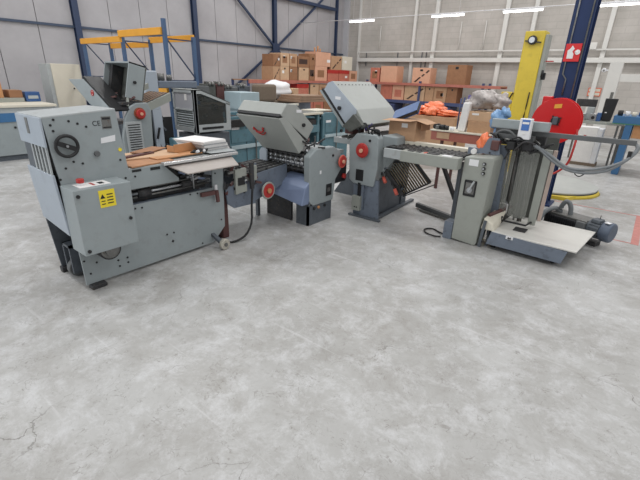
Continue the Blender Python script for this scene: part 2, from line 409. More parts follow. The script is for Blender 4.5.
# end panels
m = MB(); m.box(BK,FX,1.0,1.014,1.135,1.335,.003); m.build('end_panel', 'grey_blue', t, label='pale blue-grey upper end panel')
m = MB(); m.hexa([(BK,1.025,.52),(FX,1.03,.47),(FX,1.045,.47),(BK,1.04,.52),(BK,1.0,.95),(FX,1.003,.94),(FX,1.02,.94),(BK,1.016,.95)],0,.003); m.build('lower_end_panel', 'grey_blue', t)
m = MB(); m.box(BK+.02,BK+.16,1.015,1.025,.9,1.15,0,0)
for i in range(5):
    xx = BK+.17+i*.066; m.box(xx,xx+.024,1.008,1.02,.93,1.14,.002,1)
m.box(BK+.03,FX-.02,1.1,1.12,.5,1.3,0,2); m.build('grille', ['frame_dark','grey_light','black'], t)
MB().box(-3.5,-3.455,.996,1.0,1.21,1.32,.001).build('latch', 'steel_dull', t)
# small amber bracket on the far left of the panel
MB().box(-3.77,-3.70,1.04,1.09,.53,.72,.004).build('side_bracket', 'cream', t)
# handwheel
hw = MB(); hc = (FX+.035,1.125,1.14); hw.ring(hc,(1,0,0),.072,.012,0,32,8)
hw.bar((FX+.035,1.06,1.17),(FX+.035,1.19,1.11),.012,.034).cyl((FX,1.125,1.14),(FX+.045,1.125,1.14),.016,0,14); 
h = hw.build('handwheel', 'black', t); MB().cyl((FX+.045,1.125,1.14),(FX+.05,1.125,1.14),.009,0,12).build('hub_cap', 'steel', h)
m = MB(); m.cyl((FX,1.33,1.06),(FX+.02,1.33,1.06),.021,0,16,None,.003); m.build('knob', 'rubber_grey', t)
MB().cyl((FX,1.51,1.07),(FX+.004,1.51,1.07),.014,0,16).build('round_sticker', 'yellow_sticker', t, label='small round faded yellow sticker')
pl = MB().box(FX,FX+.002,1.405,1.475,1.235,1.325,0,0).box(FX+.002,FX+.003,1.41,1.47,1.24,1.25,0,1).box(FX+.002,FX+.003,1.41,1.47,1.302,1.318,0,1).build('rating_plate', ['steel_dull','black'], t)
text(t,'CE',.05,(FX+.001,1.335,1.262),(0,1,0),(0,0,1),'black',t)
MB().prism([(1.375,1.13),(1.485,1.14),(1.49,1.185),(1.38,1.17)],'x',FX,FX+.0015).build('label_sticker','white',t)
m = MB()
for yy, zz in ((1.085,1.32),(1.06,1.285),(1.07,1.245),(1.18,1.305),(1.29,1.26),(1.235,1.285),(1.10,.98),(1.22,1.0),(1.16,1.02),(1.05,.905),(1.5,.99),(1.52,.84),(1.82,.26),(1.89,.26),(1.35,.16),(1.43,.16),(1.43,.115),(1.355,.105),(1.09,.24),(1.18,.2),(2.19,.06),(2.4,.74),(2.1,.585),(2.18,.58),(1.56,.57),(1.62,.565),(2.44,.25),(1.12,.12),(1.6,.84)):
    m.cyl((FX,yy,zz),(FX+.004,yy,zz),.0085,0,10)
m.cyl((FX,1.87,.18),(FX+.005,1.87,.18),.014,0,4); m.box(FX,FX+.002,1.58,1.66,.875,.895).box(FX,FX+.002,1.74,1.83,.868,.892)
m.build('bolts', 'black', t)
# electrical cabinet on the side
bx = MB(); bx.box(FX,-3.0,1.035,1.445,.365,.865,.006); e = bx.build('electrical_box', 'grey_paint', t)
MB().box(-3.0,-2.998,1.2,1.315,.705,.835).build('warning_sticker', 'yellow_sticker', e, label='yellow warning sticker with black triangle')
tri = MB()
for k,(a,b_) in enumerate(((1.225,.785),)):
    tri.prism([(a-.018,b_-.012),(a+.018,b_-.012),(a,b_+.022)],'x',-2.998,-2.997)
for k in range(4): tri.box(-2.998,-2.997,1.255,1.3,.795-k*.022,.803-k*.022)
for k in range(2): tri.box(-2.998,-2.997,1.212,1.24,.75-k*.022,.757-k*.022)
tri.build('sticker_print', 'black', e)
m = MB()
for yy, zz in ((1.062,.82),(1.065,.40),(1.405,.58)): m.cyl((-3.0,yy,zz),(-2.99,yy,zz),.013,0,14)
m.build('lock', 'black', e)
es = MB(); es.cyl((-3.12,1.14,.865),(-3.12,1.14,.885),.022,1,16).cyl((-3.12,1.14,.885),(-3.12,1.14,.915),.026,0,16,None,.004); es.build('stop_button', ['red','white'], e)
MB().box(-3.17,-3.04,1.1,1.32,.865,.867).build('decal', 'paper', e)
m = MB(); m.prism([(1.11,.8675),(1.11,.8675)] and [(-3.15,1.2),(-3.06,1.2),(-3.06,1.22),(-3.15,1.22)],'z',.867,.8675).prism([(-3.13,1.25),(-3.07,1.25),(-3.07,1.29),(-3.13,1.29)],'z',.867,.8675,1); m.build('decal_print', ['red','black'], e)
# gearmotor glimpsed beneath the box
g = MB(); g.cyl((-3.215,1.25,.33),(-3.08,1.25,.33),.075,0,20,None,.01); 
for k in range(5): g.cyl((-3.2+k*.025,1.25,.33),(-3.19+k*.025,1.25,.33),.085,1,20)
g.cyl((-3.08,1.25,.33),(-3.06,1.25,.33),.045,2,16); g.build('gear_motor', ['steel_dull','dark','steel_dull'], t)
# feet and wheels
MB().box(-3.23,-3.16,1.09,1.21,0,.032,.005).build('foot', 'dark', t)
MB().box(-3.72,-3.66,1.06,1.14,0,.05,.005).build('foot', 'dark', t)
w = MB(); w.cyl((-3.56,1.14,.078),(-3.5,1.14,.078),.078,0,24,None,.008).cyl((-3.57,1.14,.078),(-3.49,1.14,.078),.02,1,12); w.build('wheel', ['rubber_grey','steel_dull'], t)
MB().box(-3.60,-3.58,1.08,1.2,.05,.3).box(-3.48,-3.46,1.08,1.2,.05,.3).box(-3.6,-3.46,1.08,1.2,.28,.3).build('caster_bracket', 'frame_dark', t)
w = MB(); w.cyl((-3.07,2.33,.056),(-3.03,2.33,.056),.056,0,24,None,.006).cyl((-3.03,2.33,.056),(-3.02,2.33,.056),.02,1,12).cyl((-3.12,2.33,.056),(-3.07,2.33,.056),.012,1,8); w.build('wheel', ['wheel_dirty','steel_dull'], t)
MB().bar((-3.23,2.32,.12),(-3.1,2.33,.06),.04,.03).build('wheel_arm', 'frame_dark', t)
w = MB(); w.cyl((-3.66,2.33,.056),(-3.6,2.33,.056),.056,0,24,None,.006); w.build('wheel', 'wheel_dirty', t)
# white clamp at the leg
c = MB(); c.box(FX,FX+.02,2.375,2.405,.46,.63,.004).build('clamp', 'white', t, label='white clamp strip')
MB().bar((FX+.03,2.2,.565),(FX+.03,2.375,.56),.03,.04).bar((FX+.04,2.375,.58),(FX+.04,2.385,.46),.025,.03).build('clamp_handle', 'maroon', t)
MB().cyl((FX+.015,2.13,.92),(FX+.015,2.14,.64),.008,0,8).build('hanging_rod', 'steel', t)
# small parts dangling under the table board
m = MB()
rn = random.Random(3)
for i in range(14):
    yy = 1.95+rn.random()*.4; zz = .66+rn.random()*.17; xx = FX-.08+rn.random()*.06
    m.bar((xx,yy,zz),(xx-.01,yy+rn.uniform(.04,.12),zz+rn.uniform(-.03,.03)),.02,.02,rn.choice((0,1,2)))
m.build('adjusters', ['black','steel','chute_blue'], t)

# feed table on top of the feeder
ft = thing('feed_table', (-3.5,2.1,.9), 'flat grey feed table with white front edge bar, topping the feeder', 'table')
MB().box(-3.85,FX-.02,1.56,2.62,.885,.905,.003).build('table_top', 'grey_light', ft)
MB().hexa([(-3.22,1.84,.9),(-3.17,1.84,.9),(-3.17,2.66,.9),(-3.22,2.68,.9),(-3.22,1.84,.925),(-3.17,1.84,.925),(-3.17,2.66,.925),(-3.22,2.68,.925)],0,.003).build('edge_bar', 'bright_steel', ft, label='pale metal edge bar')
MB().hexa([(-3.2,1.9,.878),(-2.98,1.94,.84),(-2.98,2.5,.84),(-3.2,2.6,.878),(-3.2,1.9,.888),(-2.98,1.94,.85),(-2.98,2.5,.85),(-3.2,2.6,.888)],0,.001).build('slanted_shelf', 'shelf_tan', ft)
m = MB()
for i in range(5): m.box(-3.8+i*.1,-3.78+i*.1,1.9,2.6,.905,.915)
m.build('guide_rails', 'steel_dull', ft)

# things lying on the feed table
def slab(name, mats, x, y, z, w, d, h, rot, label, cat, group=None, mi=0):
    m = MB(); m.box(-w/2,w/2,-d/2,d/2,0,h,min(.003,h/3)); o = m.build(name, mats, None)
    o.location = (x,y,z); o.rotation_euler = (0,0,rot); o['label'] = label; o['category'] = cat
    if group: o['group'] = group
    return o
slab('cardboard_sheet', 'wood', -3.42,1.78,.906,.34,.42,.014,.1,'brown cardboard sheet lying flat beside the feeder head','cardboard','cardboard pieces on the feed table')
slab('cardboard_sheet', 'carton_pale', -3.6,1.93,.921,.3,.5,.012,-.15,'pale tan cardboard sheet on the feed table, in front of the vented panel','cardboard','cardboard pieces on the feed table')
slab('cardboard_sheet', 'amber', -3.45,2.12,.92,.2,.5,.012,.05,'orange-brown strip of cardboard along the table edge bar','cardboard','cardboard pieces on the feed table')
o = MB().box(-.004,.004,-.14,.14,0,.075).box(-.1,.0,-.14,-.13,0,.06).box(-.1,0,.13,.14,0,.06).box(-.1,0,-.14,.14,0,.004).build('cardboard_tray','amber'); o.location = (-3.5,2.28,.935); o.rotation_euler=(0,0,.15); o['label']='small upright orange-brown cardboard tray in front of the paper stack'; o['category']='cardboard'
m = MB(); rn = random.Random(5)
for i in range(7): m.cyl((-.05+rn.uniform(-.05,.05),-.09+i*.03,.012),(-.02+rn.uniform(-.05,.05),-.075+i*.03,.035),.013,i % 3,10)
o = m.build('clips', ['black','white','black']); o.location = (-3.36,2.36,.918); o['label']='black and white clips strewn in front of the paper stack'; o['category']='clips'; o['kind']='stuff'
slab('wood_strip', 'maroon', -3.55,1.75,.93,.05,.5,.02,.25,'dark wooden strip lying across the flat cardboard sheets','wood')
slab('cardboard_sheet', 'carton_brown', -3.72,2.02,.94,.16,.36,.01,.5,'small darker cardboard scrap at the rear edge of the feed table','cardboard','cardboard pieces on the feed table')
# paper stack: slightly fanned reams
t = thing('paper_stack', (-3.62,2.62,.906), 'fanned stack of white printed paper sheets on the feed table', 'paper')
for i in range(9):
    a = .04*math.sin(i*1.7)+.02*i
    mm = MB(); R4 = Matrix.Translation((-3.62+.006*i,2.60-.012*i,.906+i*.013)) @ Matrix.Rotation(a,4,'Z')
    mm.box(-.2,.2,-.16,.16,0,.0122,.002,0,R4); mm.build('ream', 'paper' if i % 3 else 'paper_mid', t)
mm = MB(); R4 = Matrix.Translation((-3.57,2.49,.906+9*.013)) @ Matrix.Rotation(.22,4,'Z'); mm.box(-.2,.2,-.16,.16,0,.003,0,0,R4); mm.build('top_sheet', 'paper', t)
slab('paper_sheet', 'grey_light', -3.36,2.56,.926,.22,.3,.004,-.1,'loose white sheet lying beside the paper stack at the table end','paper')

# ------------------------------------------------------------------ register frame between feeder and folding unit
t = thing('register_frame', (-3.4,2.95,0), 'blue-grey linking frame with red handwheel between feeder and folder', 'machine')
m = MB(); m.prism([(2.5,.58),(2.85,.60),(2.9,.66),(2.9,.33),(2.6,.34),(2.52,.4)],'x',-3.215,-3.2).prism([(2.88,.645),(3.42,.695),(3.42,.50),(3.2,.42),(2.88,.35)],'x',-3.235,-3.212); m.build('side_plate','frame_blue',t)
MB().prism([(2.55,.58),(3.42,.66),(3.42,.5),(2.55,.34)],'x',-3.72,-3.7).build('rear_plate','frame_dark',t)
m = MB(); m.box(-3.7,-3.22,2.9,3.4,.61,.64,.002,0)
rn = random.Random(11)
for i in range(10): m.bar((-3.66+i*.045,2.75,.66),(-3.66+i*.045,3.38,.69),.018,.02,1+(i % 2))
for i in range(4): m.cyl((-3.68,2.8+i*.16,.675),(-3.24,2.8+i*.16,.675),.014,1,10)
m.build('roller_bed', ['dark','dark','steel_dull'], t)
m = MB(); m.prism([(2.61,.75),(2.70,.75),(2.70,.50),(2.61,.49)],'x',-3.2,-3.17).prism([(2.70,.75),(2.76,.75),(2.76,.67),(2.70,.67)],'x',-3.2,-3.17).prism([(2.70,.58),(2.76,.58),(2.76,.50),(2.70,.50)],'x',-3.2,-3.17); m.build('bearing_block','beige_grey',t)
m = MB(); rn = random.Random(77)
for i in range(30):
    yy = 2.50+rn.random()*.42; zz = .5+rn.random()*.27; xx = -3.24+rn.random()*.06
    m.bar((xx,yy,zz),(xx+rn.uniform(-.03,.03),yy+rn.uniform(-.07,.07),zz+rn.uniform(-.07,.07)),.02,.022,rn.choice((0,1,2,0,3)))
m.build('linkage', ['dark','steel_dull','frame_blue','maroon'], t)
MB().box(-3.169,-3.165,2.64,2.73,.58,.66).build('square_port','black',t)
MB().box(-3.2,-3.16,2.82,2.90,.60,.76,.006).build('bearing_block','beige_grey',t)
MB().box(-3.165,-3.14,2.79,2.84,.52,.8,.004).build('slide_rod','dark',t)
hw = MB(); hc = (-3.15,3.05,.455); hw.cyl((-3.165,3.05,.455),(-3.14,3.05,.455),.085,0,28,None,.006).ring(hc,(1,0,0),.088,.012,1,32,8).cyl((-3.14,3.05,.455),(-3.12,3.05,.455),.028,2,14).cyl((-3.21,3.05,.455),(-3.16,3.05,.455),.02,2,12); hw.build('handwheel',['red','beige_grey','amber'],t)
for a_, b_ in (((-3.6,3.3),(0,.45)),): MB().box(a_[0]-.02,a_[0]+.02,a_[1]-.02,a_[1]+.02,b_[0],b_[1]).build('leg','frame_dark',t)
MB().box(-3.45,-3.28,2.5,2.58,.0,.55,.008).build('motor_cover','maroon',t)
solo(MB().tube([(-3.14,2.81,.55),(-3.13,2.78,.35),(-3.1,2.74,.16),(-3.08,2.62,.05),(-3.12,2.48,.012),(-3.22,2.42,.012),(-3.35,2.5,.012)],.012), 'power_cable','black',(-3.12,2.7,0),'black cable hanging from the linking frame down to the floor','cable')

# ------------------------------------------------------------------ folding unit (middle)
UX = -2.86
t = thing('folding_unit', (-3.2,3.6,0), 'grey folding unit in the middle with closed tilted hood and red emblem', 'machine')
cov = [(3.41,.82),(3.53,.895),(3.86,.893),(4.0,.82),(4.03,.6),(3.9,.5),(3.88,.235),(3.50,.235),(3.43,.29)]
MB().prism(cov,'x',UX-.09,UX,0,.012).build('side_cover','grey_light' if False else 'grey_paint',t)
MB().box(UX,UX+.003,3.73,3.84,.31,.455).build('nameplate','black',t)
MB().box(UX+.003,UX+.005,3.755,3.81,.36,.41).build('nameplate_print','steel_dull',t)
MB().box(UX,UX+.002,3.6,3.63,.60,.64).build('label_sticker','white',t)
hw = MB(); hw.cyl((UX+.03,3.98,.705),(UX+.055,3.98,.705),.066,0,28,None,.006).ring((UX+.045,3.98,.705),(1,0,0),.07,.009,1,32,8).cyl((UX+.055,3.98,.705),(UX+.075,3.98,.705),.022,2,14).cyl((UX,3.98,.705),(UX+.03,3.98,.705),.025,3,12); hw.build('handwheel',['red','orange_red','carton_peach','dark'],t)
MB().cyl((UX,3.84,.79),(UX+.012,3.84,.79),.014,0,12).build('knob','black',t)
m = MB(); m.prism([(3.42,.0),(3.86,.0),(3.86,.24),(3.42,.24)],'x',UX-.04,UX-.01).prism([(3.42,.0),(3.44,.0),(3.44,.3),(3.42,.3)],'x',UX-.2,UX-.01); m.build('base_plate','frame_dark',t)
for yy in (3.52,3.6,3.72): MB().cyl((UX-.012,yy,.2),(UX+.004,yy,.2),.018,0,12).build('fitting','black' if yy != 3.6 else 'amber',t)
MB().cyl((-3.16,3.66,.045),(-3.12,3.66,.045),.045,0,18,None,.005).build('wheel','rubber_grey',t)
# left end plate and rollers
MB().prism([(3.42,.6),(3.9,.6),(3.85,.88),(3.6,.93),(3.46,.86)],'x',-3.62,-3.6).build('end_plate','grey_paint',t)
MB().prism([(-3.62,.64),(-3.5,.64),(-3.5,.82),(-3.54,.85),(-3.59,.84),(-3.62,.8)],'y',3.37,3.39).build('end_bracket','grey_blue',t)
for k,(yy,zz,r,mm_) in enumerate(((3.44,.815,.02,'dark'),(3.42,.775,.021,'steel_dull'),(3.42,.73,.022,'steel'),(3.46,.69,.02,'steel_dull'),(3.44,.655,.018,'dark'),(3.5,.76,.03,'dark'),(3.52,.70,.03,'dark'))):
    r_ = MB(); r_.cyl((-3.6,yy,zz),(UX-.09,yy,zz),r*.8,0,14)
    for q in range(8): r_.cyl((-3.56+q*.08,yy,zz),(-3.525+q*.08,yy,zz),r*1.15,1,14)
    r_.build('roller',[mm_,'steel' if k in (1,2,3) else mm_],t)
MB().box(-3.58,UX-.1,3.56,3.86,.42,.84,.01).build('inner_housing','dark',t)
# delivery chute
MB().hexa([(-3.42,3.26,.37),(UX-.01,3.30,.27),(UX-.01,3.5,.27),(-3.55,3.5,.34),(-3.36,3.34,.50),(UX-.01,3.36,.47),(UX-.01,3.5,.60),(-3.22,3.5,.60)],0,.012).build('chute','chute_blue',t,label='blue-tinted metal chute cover')
MB().box(-3.58,-3.16,3.44,3.47,.0,.30).build('under_panel','dark',t)
# hood, tilted box: profile in YZ
HX0, HX1 = -3.64, -2.97
low = [(3.05,1.235),(3.10,1.235),(3.455,.955),(3.41,.875),(3.36,.86)]
hood_low = [(3.045,1.24),(3.13,1.255),(3.47,.975),(3.42,.885),(3.36,.85)]
hl = MB(); 
# lower shell narrows toward the bottom left
def shell(prof, x0a, x1a, x0b, x1b, ztop, zbot):
    bm = bmesh.new(); A=[];B=[]
    for (yy,zz) in prof:
        f = max(0,min(1,(zz-zbot)/(ztop-zbot))); xa = x0b+(x0a-x0b)*f; xb = x1b+(x1a-x1b)*f
        A.append(bm.verts.new((xa,yy,zz))); B.append(bm.verts.new((xb,yy,zz)))
    bm.faces.new(A); bm.faces.new(B[::-1]); n=len(prof)
    for i in range(n): bm.faces.new((A[i],A[(i+1)%n],B[(i+1)%n],B[i]))
    bmesh.ops.bevel(bm, geom=bm.edges[:], offset=.006, segments=2, affect='EDGES', profile=.5)
    return bm
hl.add(shell(hood_low,HX0,HX1,-3.55,-2.97,1.24,.9)); hlo = hl.build('lower_hood','hood_grey',t)
MB().prism([(3.055,1.262),(3.075,1.285),(3.485,1.0),(3.47,.97)],'x',HX0+.01,HX1-.006).build('hood_seal','black',t)
upo = MB(); upo.prism([(3.07,1.275),(3.165,1.385),(3.31,1.37),(3.61,1.125),(3.50,.99)],'x',HX0,HX1-.0,0,.008); up_ = upo.build('upper_hood','hood_grey',t)
MB().cyl((HX1-.002,3.42,1.155),(HX1+.022,3.42,1.155),.02,0,16,None,.003).build('latch_knob','black',up_)
MB().prism([(3.31,1.29),(3.39,1.285),(3.39,1.315),(3.31,1.32)],'x',HX1,HX1+.002).build('label_sticker','white',up_)
# red emblem on the lower hood front (raised script-like mark)
def on_face(u, v):      # u along x, v up the sloping front face
    a = Vector((0,3.36,.85)); b2 = Vector((0,3.045,1.24)); p = a.lerp(b2, v); return (u, p.y-.008, p.z-.006)
em = MB(); em.tube([on_face(-3.475,.60),on_face(-3.465,.66),on_face(-3.45,.6),on_face(-3.43,.55),on_face(-3.37,.55),on_face(-3.33,.6),on_face(-3.315,.68),on_face(-3.30,.66)],.009,0,8,4).tube([on_face(-3.46,.55),on_face(-3.38,.47),on_face(-3.31,.55)],.007,0,8,4); em.build('emblem','red',hlo)
# mechanism between hood and side cover
m = MB(); rn = random.Random(21)
for i in range(16):
    xx = UX-.2+rn.random()*.18; yy = 3.42+rn.random()*.26; zz = .84+rn.random()*.14
    m.bar((xx,yy,zz),(xx+rn.uniform(-.05,.05),yy+rn.uniform(-.05,.1),zz+rn.uniform(-.05,.06)),.018,.018,rn.choice((0,1,2,0)))
m.tube([(UX-.12,3.45,.83),(UX-.1,3.5,.91),(UX-.06,3.56,.95),(UX-.1,3.62,1.02)],.01,0)
m.build('hinge_mechanism',['dark','steel','maroon'],t)
m = MB(); m.box(UX-.2,UX-.02,3.86,4.18,.42,.72,.02); m.cyl((UX-.02,4.1,.5),(UX+.01,4.1,.5),.03,1,14); m.build('drive_motor',['pump_black','red'],t)
MB().box(-3.5,UX-.1,3.85,4.2,.76,.81,.004).build('outfeed_plate','grey_light',t)

# ------------------------------------------------------------------ cross folding unit (second)
t = thing('cross_folding_unit', (-2.7,4.5,0), 'grey cross folding unit with raised broad hood and hanging fold grid', 'machine')
pf = [(-2.85,.915),(-2.745,1.035),(-2.60,1.06),(-2.47,1.05),(-2.44,1.02),(-2.44,.80),(-2.56,.68),(-2.56,.42),(-2.75,.42),(-2.81,.45)]
m = MB(); m.prism([(-2.85,.915),(-2.745,1.035),(-2.47,1.035),(-2.44,1.0),(-2.42,.64),(-2.46,.415),(-2.75,.415),(-2.82,.46)],'y',4.15,4.27,0,.012); m.build('side_cover','grey_paint',t)
MB().box(-2.72,-2.61,4.147,4.15,.465,.605).build('nameplate','black',t)
hw = MB(); hw.cyl((-2.63,4.10,.845),(-2.63,4.125,.845),.074,0,28,None,.006).ring((-2.63,4.115,.845),(0,1,0),.078,.010,1,32,8).cyl((-2.63,4.08,.845),(-2.63,4.10,.845),.024,2,14).cyl((-2.63,4.12,.845),(-2.63,4.15,.845),.025,3,12); hw.build('handwheel',['red','red','carton_peach','dark'],t)
MB().cyl((-2.55,4.14,.965),(-2.55,4.15,.965),.016,0,12).build('knob','black',t)
MB().hexa([(-2.46,4.27,.5),(-2.30,4.4,.8),(-2.30,4.8,.8),(-2.46,4.8,.5),(-2.46,4.27,1.03),(-2.33,4.4,1.0),(-2.33,4.8,1.0),(-2.46,4.8,1.03)],0,.01).build('corner_housing','grey_paint',t)
m = MB(); m.tube([(-2.56,4.2,1.03),(-2.57,4.2,1.08),(-2.5,4.2,1.09),(-2.46,4.2,1.075),(-2.46,4.2,1.03)],.014); m.cyl((-2.5,4.24,1.03),(-2.5,4.24,1.08),.02,0,12); m.build('handle','black',t)
m = MB(); m.prism([(-2.74,0),(-2.37,0),(-2.40,.5),(-2.53,.5),(-2.58,.1),(-2.60,.1),(-2.60,.42),(-2.76,.42)] ,'y',4.17,4.2); m.box(-2.6,-2.5,4.19,4.2,.1,.45); m.build('stand_plate','frame_blue',t)
MB().box(-2.74,-2.62,4.12,4.17,.08,.27,.004).build('junction_box','beige_grey',t)
m = MB(); m.box(-2.7,-2.68,4.118,4.12,.12,.135).box(-2.67,-2.65,4.118,4.12,.12,.135).box(-2.68,-2.64,4.15,4.18,.27,.44); m.build('cable_glands','black',t)
MB().box(-2.58,-2.48,4.24,4.3,.1,.45,.004).build('recess','dark',t)
m = MB(); m.bar((-2.78,4.14,.012),(-2.32,4.14,.012),.05,.022).bar((-2.40,4.17,.02),(-2.46,5.3,.02),.05,.03); m.build('floor_rail','frame_dark',t)
MB().box(-2.50,-2.47,4.25,5.1,.0,.62).build('stand_side','frame_dark',t)
m = MB(); m.box(-2.78,-2.45,4.92,4.95,.0,.62); m.build('rear_stand','frame_dark',t)
MB().box(-2.82,-2.5,4.28,5.0,.62,1.0,.01).build('roller_housing','dark',t)
MB().box(-3.2,-2.84,4.3,4.95,.86,.93,.005).build('infeed_plate','grey_light',t)
m = MB()
for k in range(5): m.cyl((-2.8,4.3,.9+0*k),(-2.8,4.98,.9),.02,0,10) if k==0 else m.cyl((-3.15+k*.08,4.31,.945),(-3.15+k*.08,4.94,.945),.014,0,10)
m.build('feed_rollers','steel_dull',t)
# hood
hp = [(-3.30,1.505),(-3.245,1.585),(-3.175,1.607),(-2.80,1.30),(-2.67,1.13),(-2.76,1.07),(-2.95,1.125)]
hm = MB(); hm.prism(hp,'y',4.2,5.06,0,.008); h = hm.build('hood','grey_blue' if False else 'hood_grey',t)
MB().prism([(-3.30,1.505),(-3.245,1.585),(-3.175,1.607),(-2.80,1.30),(-2.80,1.245),(-2.95,1.125)],'y',4.192,4.2,0,.003).build('hood_end_cap','grey_blue',h,label='pale blue-grey end cap')
MB().prism([(-3.345,1.50),(-3.325,1.52),(-2.945,1.12),(-2.965,1.10)],'y',4.195,5.05).build('hood_seal','black',h)
MB().prism([(-3.38,1.49),(-3.345,1.50),(-2.965,1.10),(-3.0,1.08)],'y',4.2,5.05).build('lower_flap','grey_paint',h)
MB().cyl((-3.045,4.165,1.30),(-3.045,4.192,1.30),.024,0,16,None,.003).build('latch_knob','black',h)
MB().prism([(-3.12,1.40),(-3.04,1.395),(-3.04,1.43),(-3.12,1.435)],'y',4.190,4.192).build('label_sticker','white',h)
m = MB()
for k in range(11):
    f = .05+.09*k; yy = 4.2+.86*f
    m.cyl((-3.125,yy,1.565),(-3.121,yy,1.570),.007,0,8)
m.build('vent_holes','dark',h)
MB().hexa([(-2.95,4.13,1.10),(-2.84,4.13,1.04),(-2.84,4.19,1.04),(-2.95,4.19,1.10),(-2.80,4.13,1.25),(-2.66,4.13,1.13),(-2.66,4.19,1.13),(-2.8,4.19,1.25)],0,.006).build('hinge_box','dark_interior',t)
m = MB(); rn = random.Random(8)
for i in range(14):
    xx = -2.9+rn.random()*.25; yy = 4.25+rn.random()*.3; zz = 1.02+rn.random()*.08
    m.bar((xx,yy,zz),(xx+rn.uniform(-.08,.08),yy+rn.uniform(-.1,.1),zz+rn.uniform(-.03,.08)),.016,.016,rn.choice((0,1,2)))
m.tube([(-2.75,4.2,1.04),(-2.72,4.2,1.12),(-2.66,4.2,1.15),(-2.62,4.2,1.08),(-2.6,4.2,1.03)],.012,0); m.build('hinge_mechanism',['black','frame_dark','purple'],t)
MB().box(-2.98,-2.86,4.23,4.5,1.0,1.1,.01).build('motor','maroon',t)
MB().prism([(-3.6,.0),(-2.85,.0),(-2.85,.8),(-3.0,.86)],'y',4.9,4.93).build('far_stand','frame_dark',t)
# fold plate grid: sloping bars hanging down to the right, under the conveyor
G0 = Vector((-2.40,4.35,.78)); 
g = MB()
TL, TR, BL, BR = Vector((-2.42,4.38,.74)), Vector((-2.10,5.0,.74)), Vector((-2.28,4.5,.30)), Vector((-1.90,5.15,.45))
TL, TR, BL, BR = Vector((-2.52,4.42,.68)), Vector((-2.08,4.42,.76)), Vector((-2.20,4.46,.31)), Vector((-1.88,4.50,.52))
for k in range(13):
    f = k/12; g.cyl(TL.lerp(TR,f), BL.lerp(BR,f), .0065, 0, 8)
for k in range(12):
    f = (k+.5)/12; o_ = Vector((-.02,.07,0)); g.cyl(TL.lerp(TR,f)+o_, BL.lerp(BR,f)+o_, .011, 1, 8)
g.build('fold_grid',['grid_bronze','dark'],t)
g = MB(); g.bar(TL,BL,.03,.03).bar(TR,BR,.035,.03).bar(BL,BR,.02,.02).bar(TL,TR,.02,.03); g.bar(BL+Vector((0,0,-.02)),BR+Vector((.05,.02,-.02)),.012,.012); g.build('grid_frame','black',t)
for p in ((-2.40,4.28,.53),(-2.25,4.32,.40)):
    q = Vector(p); k = MB(); k.cyl(q,q+Vector((.05,-.03,-.05)),.022,0,12).cyl(q+Vector((-.04,.02,.05)),q,.015,1,10); k.build('adjuster_knob',['orange_red','dark'],t)
m = MB(); rn = random.Random(4)
for i in range(18):
    f = rn.random(); b0 = Vector((-2.5,4.3,.72)).lerp(Vector((-2.2,4.4,.35)),f); m.bar(b0,b0+Vector((rn.uniform(-.05,.05),rn.uniform(-.04,.04),rn.uniform(-.08,.08))),.018,.018,rn.choice((0,1,0)))
m.bar(Vector((-2.52,4.3,.74)),Vector((-2.18,4.4,.33)),.03,.05,0); m.build('grid_mechanism',['dark','frame_dark'],t)

# ------------------------------------------------------------------ conveyor between cross folder and stacker
t = thing('delivery_conveyor', (-1.9,4.4,0), 'low grey delivery conveyor with belts running right to the stacker', 'conveyor')
MB().hexa([(-2.36,4.16,.80),(-1.95,4.14,.795),(-1.95,4.18,.795),(-2.36,4.2,.80),(-2.36,4.16,.905),(-1.95,4.14,.905),(-1.95,4.18,.905),(-2.36,4.2,.905)],0,.004).build('front_rail','grey_light',t)
MB().box(-2.10,-1.44,4.07,4.20,.80,.92,.006).build('switch_panel','beige_grey',t)
m = MB()
for x0, w_, k in ((-2.03,.07,0),(-1.93,.05,0),(-1.84,.02,1),(-1.8,.12,0),(-1.63,.1,2)): MB().box(x0,x0+w_,4.10,4.17,.92,.926).build('switch',['dark','orange_red','white'][k],t)
MB().box(-2.4,-1.44,4.2,4.62,.88,.9,.002).build('bed','dark_interior',t)
m = MB()
for k in range(7): m.box(-2.36,-1.46,4.23+k*.05,4.25+k*.05,.9,.918,0,k % 2)
for k in range(12): m.cyl((-2.35+k*.08,4.21,.91),(-2.35+k*.08,4.6,.91),.012,2,8)
m.build('belts',['black','steel_dull','dark'],t)
MB().box(-2.52,-1.44,4.60,4.70,.9,.95,.004).build('rear_rail','cream',t,label='pale rear guide rail')
MB().bar((-1.8,4.55,.78),(-1.56,4.5,.38),.05,.03).build('brace','black',t)
MB().box(-1.56,-1.52,4.45,4.5,.0,.82).build('leg','frame_dark',t)
m = MB(); m.bar((-2.25,5.02,.05),(-1.45,4.72,.05),.05,.06).bar((-2.15,4.92,.02),(-1.4,4.72,.02),.03,.02,1); m.build('floor_beam',['rubber_grey','steel_dull'],t)
